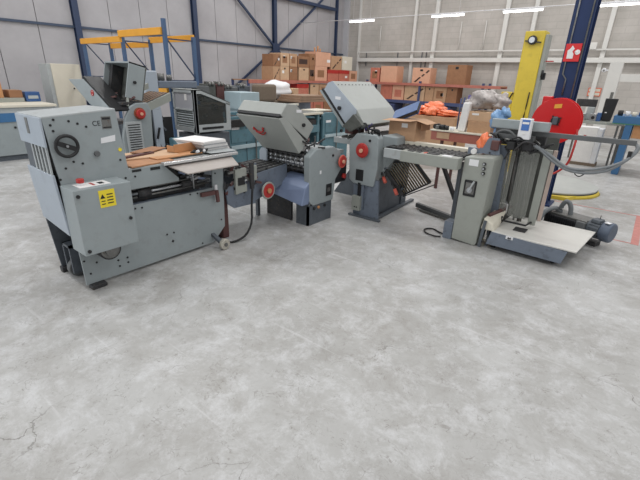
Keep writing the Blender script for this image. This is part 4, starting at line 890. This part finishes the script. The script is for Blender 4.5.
# ------------------------------------------------------------------ left wall rack with cartons near the corner
t = thing('pallet_rack', (-11.5,13.5,0), 'pallet rack with faded red beams along left wall near the corner', 'rack')
for yy in (10.0,13.25,16.6):
    for xx in (-11.28,-12.1): MB().box(xx,xx+.08,yy,yy+.06,0,1.49).build('upright','rack_deep_blue',t)
MB().box(-11.2,-11.14,10.0,12.4,1.37,1.49,.003).build('beam','beam_red',t)
MB().box(-11.2,-11.14,12.4,16.7,1.40,1.49,.003).build('beam','beam_red',t); MB().box(-12.1,-11.2,10.0,16.7,1.46,1.49).build('shelf','wood',t)
MB().box(-11.2,-11.14,10.0,16.7,.76,.88,.003).build('beam','rack_deep_blue',t); MB().box(-12.1,-11.2,10.0,16.7,.84,.88).build('shelf','wood',t)
LR = 'cartons on the left wall rack'
rows = [
 (11.2,11.55,1.491,1.95,'carton','diag',None,None,'brown carton with dark band, bottom left of the pile in the corner rack'),
 (11.58,12.05,1.491,1.97,'carton_pale',None,(.2,.5),None,'pale brown carton with label, second from left in the lower row of the corner rack'),
 (12.08,12.52,1.491,1.97,'carton_brown','patch',(.1,.6),None,'dark printed carton, third from left in the lower row of the corner rack'),
 (12.62,13.2,1.491,1.96,'carton_pale',None,None,None,'plain pale carton with hand hole in the lower row of the corner rack'),
 (13.24,13.56,1.491,2.03,'carton_brown','dark',(.5,.3),None,'narrow dark carton left of the peach cartons in the lower row'),
 (13.6,14.38,1.491,2.04,'carton_peach','patch',None,None,'lower of the two stacked peach cartons in the corner rack'),
 (14.45,15.2,1.491,1.93,'carton_red','redpatch',None,'red','left carton with red lid in the corner rack'),
 (15.24,16.0,1.491,1.94,'carton_red',None,(.6,.3),'red','middle carton with red lid in the corner rack'),
 (16.04,16.65,1.491,1.94,'carton_peach','patch',None,None,'peach carton at the right end of the red lidded ones in the corner rack'),
]
for (y0,y1,z0,z1,mm_,mk,tg,ld,lab) in rows:
    carton(-11.8,-11.2,y0,y1,z0,z1,lab,mm_,group=LR,mark=mk,tag=tg,lid=ld,mface='x',hole=(mk is None and ld is None))
up2 = [
 (11.22,11.56,1.952,2.36,'carton_brown','diag',(.7,.5),'top left carton with dark diagonal band, first of the upper row'),
 (11.6,12.06,1.975,2.42,'carton_pale','patch',(.3,.6),'pale carton with round print, second in the upper row of the corner rack'),
 (12.1,12.5,1.975,2.42,'carton','patch',(.1,.6),'brown carton with label, third in the upper row of the corner rack'),
 (12.55,13.2,1.965,2.36,'carton_brown','dark',None,'carton with black zigzag print in the upper row of the corner rack'),
 (13.22,13.58,2.035,2.48,'carton_brown','patch',(.5,.5),'narrow brown carton left of the upper peach carton'),
 (13.62,14.6,2.045,2.58,'carton_peach',None,(.75,.3),'upper of the two stacked peach cartons in the corner rack'),
 (14.64,15.4,1.938,2.48,'carton','diag',None,'carton with black diagonal band right of the upper peach carton'),
 (15.45,16.2,1.95,2.5,'cream',None,(.2,.5),'pale cream carton at the right end of the upper row'),
]
for (y0,y1,z0,z1,mm_,mk,tg,lab) in up2:
    carton(-11.78,-11.2,y0,y1,z0,z1,lab,mm_,group=LR,mark=mk,tag=tg,mface='x')
lo3 = [(12.5,13.2,'carton_red',None,'red','orange-red carton with red lid below the corner rack beam'),(13.24,13.86,'carton_pale',None,None,'pale carton with hand hole on the middle level of the corner rack'),(13.9,14.6,'carton','patch',None,'brown carton next to the raised hood on the middle level of the corner rack')]
for (y0,y1,mm_,mk,ld,lab) in lo3: carton(-11.8,-11.2,y0,y1,.881,1.36,lab,mm_,group=LR,mark=mk,lid=ld,mface='x',hole=(mk is None and ld is None))
for i,(y0,y1,mm_,lab) in enumerate(((12.9,13.5,'carton_red','orange-red carton on lowest level between the two hoods'),(13.55,14.2,'carton_red','red carton, middle one on the lowest level between the two hoods'),(14.25,14.8,'carton_brown','brown carton on lowest level against the raised hood'))):
    carton(-11.8,-11.2,y0,y1,0,.74,lab,mm_,group=LR,mface='x',mark='patch')
solo(MB().cyl((-11.5,13.9,2.58),(-11.5,13.9,2.75),.03,0,10).cyl((-11.5,14.1,2.58),(-11.5,14.1,2.82),.035,0,10).cyl((-11.5,14.25,2.58),(-11.5,14.25,2.72),.03,0,10),'bottles','amber',(-11.5,14.1,2.58),'small amber bottles standing on top of the upper peach carton','bottles')

# ------------------------------------------------------------------ middle-distance bench with clutter
t = thing('long_bench', (-7.4,6,0), 'long grey bench under the clutter behind the folding machines', 'bench')
MB().box(-7.95,-6.95,5.2,8.4,1.04,1.095,.004).build('top','board_dark',t)
MB().box(-7.9,-7.0,5.25,8.35,.1,1.04,.004).build('cabinet','frame_blue',t)
MB().box(-7.85,-7.05,5.3,8.3,0,.1).build('plinth','dark',t)
solo(MB().blob((-7.35,7.42,1.31),(.24,.48,.21),0,.10,4,41,.95),'wrapped_bundle','white',(-7.35,7.38,1.1),'white plastic wrapped bundle beyond the tilted hood','plastic wrap')
solo(MB().box(-7.05,-6.8,6.36,6.92,1.096,1.46,.05),'seat_panel','board_dark',(-6.9,6.65,1.1),'dark brown round-cornered padded panel above the tilted hood','panel')
for k in range(3):
    solo(MB().box(-6.98+.01*k,-6.3,7.1+.05*k,8.2-.08*k,1.096+.05*k,1.142+.05*k,.004),'cardboard_pack','board_brown',(-6.6,7.6,1.096+.05*k),['bottom flat pack of brown cardboard on the long bench','middle flat pack of brown cardboard on the long bench','top flat pack of brown cardboard on the long bench'][k],'cardboard','flat cardboard packs')
t, b = carton(-7.3,-6.98,6.02,6.5,1.096,1.28,'low grey box with dark print left of the padded panel','beige_grey',mface='x')
MB().box(-6.98,-6.975,6.12,6.26,1.15,1.22).build('print','carton_mark',t); MB().box(-6.98,-6.975,6.3,6.42,1.17,1.23).build('print','carton_red',t)
solo(MB().box(-6.9,-6.4,5.5,6.0,1.0,1.32,.01).box(-6.85,-6.45,5.55,5.95,0,1.0),'white_panel_box','teal_light',(-6.6,5.75,0),'pale blue box on pedestal right of the glazed guard','box')
for i,(y0,y1,z0,z1,mm_,lab) in enumerate(((5.21,5.42,1.096,1.5,'dark_interior','dark grey cylinder device above the glazed guard, leftmost'),(5.44,5.64,1.096,1.5,'maroon','dark reddish machine part behind the glazed guard'),(5.66,6.0,1.096,1.45,'rubber_grey','grey machine part above the pale blue box'),(6.02,6.34,1.285,1.47,'frame_dark','dark blue-grey part on top of the grey printed box'))):
    m = MB(); m.box(-7.5,-7.05,y0,y1,z0,z1-.05,.02,0)
    for q in range(2): m.cyl((-7.04,y0+.04+q*.08,z1-.08),(-7.04,y0+.07+q*.08,z1-.02),.025,1,10)
    m.box(-7.2,-7.1,y0+.03,y0+.17,z1-.05,z1,.01,1); solo(m,'machine_part',[mm_,'steel_dull'],(-7.25,(y0+y1)/2,z0),lab,'machine part')
m = MB(); m.box(-7.3,-7.0,7.7,8.1,1.25,1.32,.01); 
solo(MB().box(-7.5,-7.2,7.9,8.1,1.096,1.36,.01),'small_carton','carton_pale',(-7.35,8.0,1.096),'small pale carton right of the white wrapped bundle','cardboard box')
# blue-grey press head standing behind
t = thing('press_head', (-6.95,3.9,0), 'blue-grey upright machine head with arm, left of the clutter', 'machine')
MB().box(-7.1,-6.85,3.80,4.05,0,1.66,.02).build('column','grey_blue',t)
MB().box(-7.06,-6.86,4.05,4.85,1.38,1.5,.015).build('arm','frame_blue',t)
MB().cyl((-7.0,4.2,1.5),(-7.0,4.2,1.62),.06,0,14).build('motor','steel_dull',t); MB().cyl((-7.0,4.36,1.5),(-7.0,4.36,1.6),.05,0,14).build('motor','steel_dull',t)
MB().box(-7.04,-6.9,4.55,5.15,1.2,1.42,.01).build('head_box','rubber_grey',t)
MB().box(-6.9,-6.895,4.62,4.74,1.3,1.38).build('label_sticker','white',t)

# ------------------------------------------------------------------ second row: far folding line
t = thing('rear_folding_unit', (-5.2,2.4,0), 'rear folding unit with raised dark open hood and vented side cover', 'machine')
RX = -4.9
MB().prism([(2.42,1.12),(2.5,1.25),(2.58,1.29),(2.72,1.29),(2.76,1.2),(2.72,.65),(2.62,.0),(2.36,.0),(2.36,.9)],'x',RX-.05,RX,0,.008).build('side_cover','grey_paint',t)
lv = MB(); lv.box(RX,RX+.02,2.40,2.60,.66,1.08,.002,0)
for k in range(13): lv.box(RX+.02,RX+.024,2.425,2.575,.69+k*.029,.70+k*.029,0,1)
lv.build('louvre_panel',['grey_light','black'],t)
hw = MB(); hw.cyl((RX+.02,2.60,1.168),(RX+.05,2.60,1.168),.055,0,24,None,.005).cyl((RX+.05,2.6,1.168),(RX+.065,2.6,1.168),.018,1,12).cyl((RX,2.6,1.168),(RX+.02,2.6,1.168),.07,2,20); hw.build('handwheel',['red','carton_peach','rust'],t)
MB().box(RX-.8,RX-.05,2.38,2.72,.15,1.05,.01).build('body','frame_dark',t)
MB().box(RX-.8,RX-.1,2.4,2.44,0,.15).box(RX-.8,RX-.1,2.66,2.7,0,.15).build('foot','dark',t)
# open hood (box without its front face), leaning back
def P3(x,s,d):   # s along height, d depth (perpendicular)
    base = Vector((0,2.47,1.36)); up_v = Vector((0,.10,.39)).normalized(); dp = Vector((0,.97,-.24)).normalized()
    p = base+up_v*s+dp*d; return (x,p.y,p.z)
def slabh(x0,x1,s0,s1,d0,d1): return [P3(x0,s0,d0),P3(x1,s0,d0),P3(x1,s0,d1),P3(x0,s0,d1),P3(x0,s1,d0),P3(x1,s1,d0),P3(x1,s1,d1),P3(x0,s1,d1)]
hx0,hx1 = -5.52,-4.92
h = MB(); h.hexa(slabh(hx0,hx1,.0,.40,.20,.215)); h.build('hood_back','dark_interior',t)
h = MB(); h.hexa(slabh(hx0,hx1,.385,.40,.0,.2)); h.hexa(slabh(hx0,hx0+.014,0,.4,0,.2)); h.hexa(slabh(hx1-.014,hx1,0,.4,0,.2)); ho = h.build('hood_shell','grey_paint',t)
MB().cyl((hx1,2.60,1.52),(hx1+.02,2.60,1.52),.018,0,14).build('latch_knob','black',ho)
MB().hexa(slabh(hx0+.02,hx0+.09,.0,.38,.06,.19)).build('inner_guide','dark',t)
MB().bar((hx1-.04,2.5,1.25),(hx1-.1,2.56,1.4),.03,.03).build('hood_strut','beige_grey',t)
m = MB(); rn = random.Random(31)
for i in range(16):
    a = Vector((-5.45+rn.random()*.5,2.4+rn.random()*.3,1.28+rn.random()*.08)); m.bar(a,a+Vector((rn.uniform(-.1,.1),rn.uniform(-.05,.08),rn.uniform(-.04,.05))),.025,.02,rn.choice((0,1,2)))
m.box(-5.5,-4.95,2.42,2.7,1.26,1.3,.01,0); m.build('fold_rollers',['dark','steel_dull','maroon'],t)
# second unit with side-leaning hood
t = thing('rear_cross_folder', (-5.6,2.0,0), 'rear folding unit with leaning grey hood end and small red mark, behind the feeder', 'machine')
h = MB(); h.prism([(-6.02,1.525),(-5.58,1.536),(-5.02,1.27),(-4.93,1.20),(-5.35,1.20),(-5.52,1.25)],'y',2.3,2.36,0,.006); ho = h.build('hood_end','grey_blue' if False else 'grey_paint',t)
MB().cyl((-5.38,2.297,1.385),(-5.38,2.3,1.385),.03,0,20).build('emblem','paper',ho); MB().ring((-5.38,2.296,1.385),(0,1,0),.03,.006,0,20,6).box(-5.395,-5.365,2.294,2.297,1.37,1.40).build('emblem_ring','red',ho)
MB().prism([(-5.58,1.55),(-5.56,1.57),(-4.9,1.22),(-4.93,1.20)],'y',2.3,2.5).build('hood_seal','black',ho)
MB().box(-5.9,-5.1,2.0,2.29,.1,1.19,.01).build('body','frame_dark',t)
MB().box(-5.85,-5.15,2.05,2.1,0,.1).box(-5.85,-5.15,2.24,2.29,0,.1).build('foot','dark',t)
MB().box(-5.2,-4.98,2.1,2.34,1.19,1.215).build('cap_strip','bright_steel',t)
# inclined infeed
t = thing('inclined_feeder', (-5.0,2.9,0), 'inclined grey paper feed table rising behind the paper stack', 'machine')
MB().prism([(2.55,1.11),(2.55,1.20),(3.08,1.40),(3.08,1.30)],'x',-4.98,-4.95).build('side_rail','beige_grey',t)
MB().prism([(2.55,1.24),(2.55,1.30),(3.08,1.50),(3.08,1.43)],'x',-5.5,-5.46).build('side_rail','beige_grey',t)
MB().prism([(2.6,1.20),(2.6,1.22),(3.08,1.40),(3.08,1.38)],'x',-5.46,-4.98).build('belt_table','dark',t)
m = MB()
for k in range(6): m.prism([(2.62,1.228),(2.62,1.236),(3.06,1.40),(3.06,1.392)],'x',-5.42+k*.075,-5.40+k*.075)
m.build('belts','board_brown',t)
MB().box(-4.98,-4.94,2.80,2.92,.0,1.2).build('leg','grey_blue',t); MB().box(-5.4,-5.36,2.80,2.92,0,1.2).build('leg','frame_dark',t)
m = MB(); rn = random.Random(6)
for i in range(22):
    a = Vector((-5.1+rn.random()*.2,2.75+rn.random()*.30,.3+rn.random()*.8)); m.bar(a,a+Vector((rn.uniform(-.02,.02),rn.uniform(-.1,.1),rn.uniform(-.15,.15))),.02,.02,rn.choice((0,1,2,0)))
m.box(-5.02,-4.99,2.74,3.09,.15,1.1,0,0); m.build('chains',['black','dark','frame_dark'],t)
MB().box(-5.35,-5.15,2.80,3.05,.0,1.15,.01).build('machine_frame','dark',t)
MB().box(-4.9,-4.75,2.95,3.15,.70,.85,.02).build('gearbox','teal',t)
# glazed guard console
t = thing('glazed_guard', (-4.95,3.5,0), 'grey guard hood with tinted windows and louvres behind the paper stack', 'machine guard')
gx0,gx1,gy0,gy1 = -5.30,-4.80,3.32,3.92
gz0,gz1 = .89,1.44
# front (facing -y): frame
f = MB()
f.box(gx0,gx0+.035,gy0,gy0+.04,gz0+.05,gz1,.004).box(gx1-.05,gx1,gy0,gy0+.05,gz0-.02,gz1,.004).box(gx0,gx1,gy0,gy0+.04,gz1-.045,gz1,.004).box(gx0,gx1,gy0,gy0+.04,gz0+.0,gz0+.06,.004).box(gx0,gx1,gy0,gy0+.035,1.17,1.195,.003)
fr = f.build('front_frame','grey_light',t)
f = MB(); f.prism([(gy0,gz0-.02),(gy0+.05,gz0-.02),(gy0+.05,gz1),(gy0,gz1)],'x',gx1-.03,gx1).prism([(gy0+.05,gz0-.0),(gy1,gz0),(gy1,gz0+.10),(gy0+.05,gz0+.10)],'x',gx1-.03,gx1).prism([(gy0+.05,gz1-.05),(gy0+.05,gz1),(gy0+.12,gz1),(gy1,gz1-.17),(gy1,gz1-.21),(gy0+.12,gz1-.05)],'x',gx1-.03,gx1).prism([(gy1-.07,gz0+.1),(gy1,gz0+.1),(gy1,gz1-.2),(gy1-.07,gz1-.17)],'x',gx1-.03,gx1)
f.build('side_frame','grey_light',t)
MB().hexa([(gx0,gy0,gz1-.01),(gx1,gy0,gz1-.01),(gx1,gy0+.12,gz1-.01),(gx0,gy0+.12,gz1-.01),(gx0,gy0,gz1+.003),(gx1,gy0,gz1+.003),(gx1,gy0+.12,gz1+.003),(gx0,gy0+.12,gz1+.003)]).build('top_panel','hood_grey',t)
MB().hexa([(gx0,gy0+.12,gz1-.01),(gx1,gy0+.12,gz1-.01),(gx1,gy1,gz1-.18),(gx0,gy1,gz1-.18),(gx0,gy0+.12,gz1),(gx1,gy0+.12,gz1),(gx1,gy1,gz1-.168),(gx0,gy1,gz1-.168)]).build('sloping_top','hood_grey',t)
MB().box(gx0+.035,gx1-.05,gy0+.015,gy0+.02,1.195,gz1-.045).build('front_window','perspex_frost',fr)
MB().box(-5.03,-4.98,gy0+.01,gy0+.015,1.30,1.38).build('paper_note','paper',fr)
lv = MB(); lv.box(gx0+.035,gx1-.05,gy0+.025,gy0+.03,gz0+.06,1.17,0,0)
for k in range(7): lv.prism([(gy0+.012,gz0+.07+k*.031),(gy0+.03,gz0+.085+k*.031),(gy0+.03,gz0+.09+k*.031)],'x',gx0+.035,gx1-.05,1)
lv.build('louvres',['rubber_grey','grey_paint'],fr)
MB().prism([(gy0+.05,gz0+.1),(gy1-.07,gz0+.1),(gy1-.07,gz1-.17),(gy0+.12,gz1-.05),(gy0+.05,gz1-.05)],'x',gx1-.018,gx1-.014).build('side_window','perspex_dark',t)
m = MB()
for yy, zz, r in ((gy0+.15,1.33,.035),(gy0+.35,1.21,.05),(gy0+.2,1.1,.03)): m.cyl((gx1-.07,yy,zz),(gx1-.02,yy,zz),r,0,20).cyl((gx1-.022,yy,zz),(gx1-.018,yy,zz),r*.5,1,16)
m.box(gx0+.06,gx1-.1,gy0+.08,gy1-.05,gz0,1.22,.01,2); m.build('inner_wheels',['black','steel_dull','board_dark'],t)
MB().box(gx1,gx1+.006,gy0+.1,gy0+.46,gz0+.035,gz0+.065,.002).build('handle','black',t)
MB().box(gx0+.02,gx1-.04,gy0+.03,gy1,.1,gz0-.03,.01).build('cabinet','frame_dark',t); MB().box(gx0+.05,gx1-.08,gy0+.06,gy1-.05,0,.1).build('plinth','dark',t)

# ------------------------------------------------------------------ teal machines behind
def teal_machine(x0,x1,y0,y1,zt,label,extra=None):
    t = thing('teal_press', ((x0+x1)/2,(y0+y1)/2,0), label, 'machine')
    MB().prism([(y0,.0),(y1,.0),(y1,zt-.1),(y1-.1,zt),(y0+.05,zt),(y0,zt-.06)],'x',x1-.05,x1,0,.006).build('side_frame','teal',t)
    MB().prism([(y0,.0),(y1,.0),(y1,zt-.1),(y1-.1,zt),(y0+.05,zt),(y0,zt-.06)],'x',x0,x0+.05,0,.006).build('side_frame','teal',t)
    MB().box(x0+.05,x1-.05,y0+.05,y1-.05,.15,zt-.14,.01).build('body','teal',t)
    for k in range(3):
        MB().cyl((x0+.05,y0+.15+k*(y1-y0-.3)/2,zt-.07),(x1-.05,y0+.15+k*(y1-y0-.3)/2,zt-.07),.035,0,14).build('roller','dark',t)
    MB().box(x1,x1+.03,y0+.06,y1-.06,zt*.50,zt*.56,.004).build('rail','teal_light',t)
    MB().box(x1,x1+.012,y0+.08,y0+(y1-y0)*.45,zt*.6,zt*.8,.004).build('access_door','teal_light' if False else 'teal',t)
    pp = MB(); pp.tube([(x1+.03,y0+(y1-y0)*.5,.1),(x1+.03,y0+(y1-y0)*.5,zt*.9),(x1+.03,y0+(y1-y0)*.62,zt*.95)],.012); pp.build('pipe','steel_dull',t)
    db = MB(); db.box(x1,x1+.06,y0+(y1-y0)*.72,y1-.1,zt*.68,zt*.9,.01,0); db.build('drive_box','dark',t)
    q = MB(); q.box(x1,x1+.006,y0+.1,y0+.26,zt-.2,zt-.15,0,0).cyl((x1,y0+(y1-y0)*.7,zt*.6),(x1+.03,y0+(y1-y0)*.7,zt*.6),.03,1,14); q.build('fittings',['white','black'],t)
    return t
t = teal_machine(-5.9,-5.2,4.15,5.35,1.02,'teal blue machine body between the glazed guard and tilted hood')
MB().box(-5.2,-5.15,4.2,4.5,.86,.98,.01).build('control_box','black',t)
MB().box(-5.196,-5.19,4.55,4.555,.1,.95).build('panel_seam','dark',t)
t = teal_machine(-5.9,-5.2,6.6,7.5,.98,'teal blue machine body behind the raised hood of the cross folder')
MB().box(-5.7,-5.3,6.5,7.0,1.0,1.02).build('cover_strip','cream',t)
t = thing('teal_conveyor', (-5.5,6.0,0), 'low teal conveyor with pale guide rails seen between the two hoods', 'conveyor')
MB().box(-5.9,-5.2,5.45,6.5,.62,.76,.006).build('bed','teal',t)
MB().box(-5.9,-5.25,5.45,6.5,.76,.86,.006).build('dark_core','dark',t)
MB().box(-5.24,-5.18,5.4,6.58,.96,1.0,.004).build('front_rail','cream',t); MB().box(-5.9,-5.84,5.4,6.58,1.08,1.12,.004).build('rear_rail','cream',t)
MB().box(-5.86,-5.22,5.5,6.58,.985,1.0).build('deck','steel_dull',t)
for y0 in (5.5,6.45): MB().box(-5.3,-5.22,y0,y0+.06,0,.98).build('leg','teal',t); MB().box(-5.88,-5.82,y0,y0+.06,0,1.1).build('leg','teal',t)
MB().box(-5.7,-5.4,5.9,6.4,.1,.62,.01).build('motor_box','maroon',t)

# ------------------------------------------------------------------ blue and yellow pallet rack
t = thing('tall_pallet_rack', (-8.8,4.75,0), 'empty pallet rack with blue uprights and orange-yellow beams at left wall', 'rack')
def upright(x, ztop):
    for yy in (4.457,5.05):
        zt = ztop if yy < 5 else 2.27
        MB().box(x-.035,x+.035,yy,yy+.06,0,zt,.003).build('upright','rack_blue',t)
    b = MB()
    for (z0,z1) in ((.2,.9),(1.55,.9),(1.55,2.22)): b.bar((x,4.50,z1 if z0 > z1 else z1),(x,5.06,z0),.02,.02)
    b.bar((x,4.5,2.2),(x,5.08,2.2),.022,.022).bar((x,4.5,1.5),(x,5.08,1.5),.022,.022).build('bracing','wallcol_blue',t)
upright(-10.5,2.3); upright(-8.73,2.36); upright(-7.2,2.52)
def rbeam(x0,x1,yy,z0,z1): MB().box(x0,x1,yy-.03,yy+.02,z0,z1,.006).build('beam','rack_yellow',t)
rbeam(-10.5,-8.7,4.44,2.17,2.28); rbeam(-8.75,-7.22,4.44,2.26,2.38)
rbeam(-10.5,-8.7,5.09,2.12,2.23); rbeam(-8.75,-7.2,5.09,2.20,2.31)
rbeam(-10.5,-8.7,4.44,1.27,1.37); rbeam(-8.7,-7.2,4.44,1.27,1.38)

# ------------------------------------------------------------------ left background: long table machine with goods
t = thing('long_table_machine', (-10,1.5,0), 'long low grey and blue machine table at left edge', 'machine')
MB().box(-11.9,-9.2,-2.5,3.22,.955,1.0,.006).build('table_top','cream',t)
MB().box(-11.8,-9.24,-2.4,3.15,.86,.955).build('upper_panel','grey_light',t)
MB().hexa([(-11.8,-2.4,.60),(-9.23,-2.4,.60),(-9.23,3.1,.72),(-11.8,3.1,.72),(-11.8,-2.4,.86),(-9.23,-2.4,.86),(-9.23,3.1,.86),(-11.8,3.1,.86)]).build('blue_stripe','bench_blue',t)
MB().box(-11.8,-9.25,-2.4,3.1,.10,.86,.01).build('side_panel','grey_paint',t)
MB().box(-11.7,-9.3,-2.3,3.0,0,.10).build('plinth','frame_dark',t)
MB().cyl((-9.25,2.46,.6),(-9.235,2.46,.6),.02,0,12).build('knob','black',t)
carton(-10.4,-10.0,2.0,2.60,1.08,1.42,'amber-brown crate at the far left edge on the table machine','amber',mface='x')
solo(MB().box(-10.6,-9.95,1.6,2.92,1.001,1.08,.004),'board_stack','beige_grey',(-10.2,2.2,1.0),'grey board slab under the brown crates on the table machine','board')
carton(-10.4,-10.0,2.70,2.92,1.081,1.22,'brown wooden crate left of the blue case','carton_brown',mface='x')
t = thing('blue_case', (-10.0,3.12,1.0), 'blue metal case with pale plate at the end of the table machine', 'case')
MB().box(-10.2,-9.98,2.96,3.22,1.001,1.19,.01).build('body','folder_blue',t); MB().box(-9.98,-9.975,3.0,3.18,1.06,1.12).build('plate','grey_light',t)
t = thing('white_cabinet', (-10.9,4.05,0), 'tall off-white cabinet panel standing by left wall under the blue column', 'cabinet')
MB().box(-11.3,-10.82,3.74,3.82,0,1.74,.006).build('side_edge','grey_light',t); MB().box(-11.3,-10.8,3.82,4.43,0,1.745,.006).build('door','cream',t)
MB().cyl((-10.8,4.22,1.22),(-10.785,4.22,1.22),.018,0,12).build('knob','black',t)

# ------------------------------------------------------------------ camera
import numpy as np
f = 400.
cam = bpy.data.cameras.new('camera'); co = bpy.data.objects.new('camera', cam); COL.objects.link(co)
Rw = Matrix(((0.77880087,-0.25867551,0.57145094),(0.62654295,0.27690403,-0.72853832),(0.03021795,0.92542484,0.37772442)))
co.matrix_world = Matrix.Translation((0,0,1.65)) @ Rw.to_4x4()
cam.sensor_width = 36; cam.sensor_fit = 'HORIZONTAL'; cam.lens = 36*f/640; cam.clip_end = 100; cam.clip_start = .05
C.camera = co

# ------------------------------------------------------------------ light: rows of hall luminaires overhead + soft daylight
w = bpy.data.worlds.new('world'); C.world = w; w.use_nodes = True
w.node_tree.nodes['Background'].inputs['Color'].default_value = (.98,.99,1.0,1); w.node_tree.nodes['Background'].inputs['Strength'].default_value = .60
def area(x,y,z,sx,sy,p):
    l = bpy.data.lights.new('hall_light','AREA'); l.shape = 'RECTANGLE'; l.size = sx; l.size_y = sy; l.energy = p; l.color = (1,.99,.98)
    o = bpy.data.objects.new('hall_light', l); COL.objects.link(o); o.location = (x,y,z)
for x in (-10,-6,-2,2):
    for y in (0.5,5.5,10.5,15):
        area(x,y,6.2,1.6,.4,62)
# daylight through the open loading door in the near end of the hall, behind the camera on the left
l = bpy.data.lights.new('door_daylight','AREA'); l.shape = 'RECTANGLE'; l.size = 4.5; l.size_y = 4; l.energy = 150; l.color = (.93,.97,1)
o = bpy.data.objects.new('door_daylight', l); COL.objects.link(o); o.location = (-6.5,-4.0,2.3); o.rotation_euler = (PI/2,0,0)
o.rotation_euler = Vector((.12,1,-.1)).to_track_quat('-Z','Z').to_euler()
vs = C.view_settings; vs.view_transform = 'Standard'; vs.look = 'None'; vs.exposure = 0.; vs.gamma = 1.; vs.use_curve_mapping = False
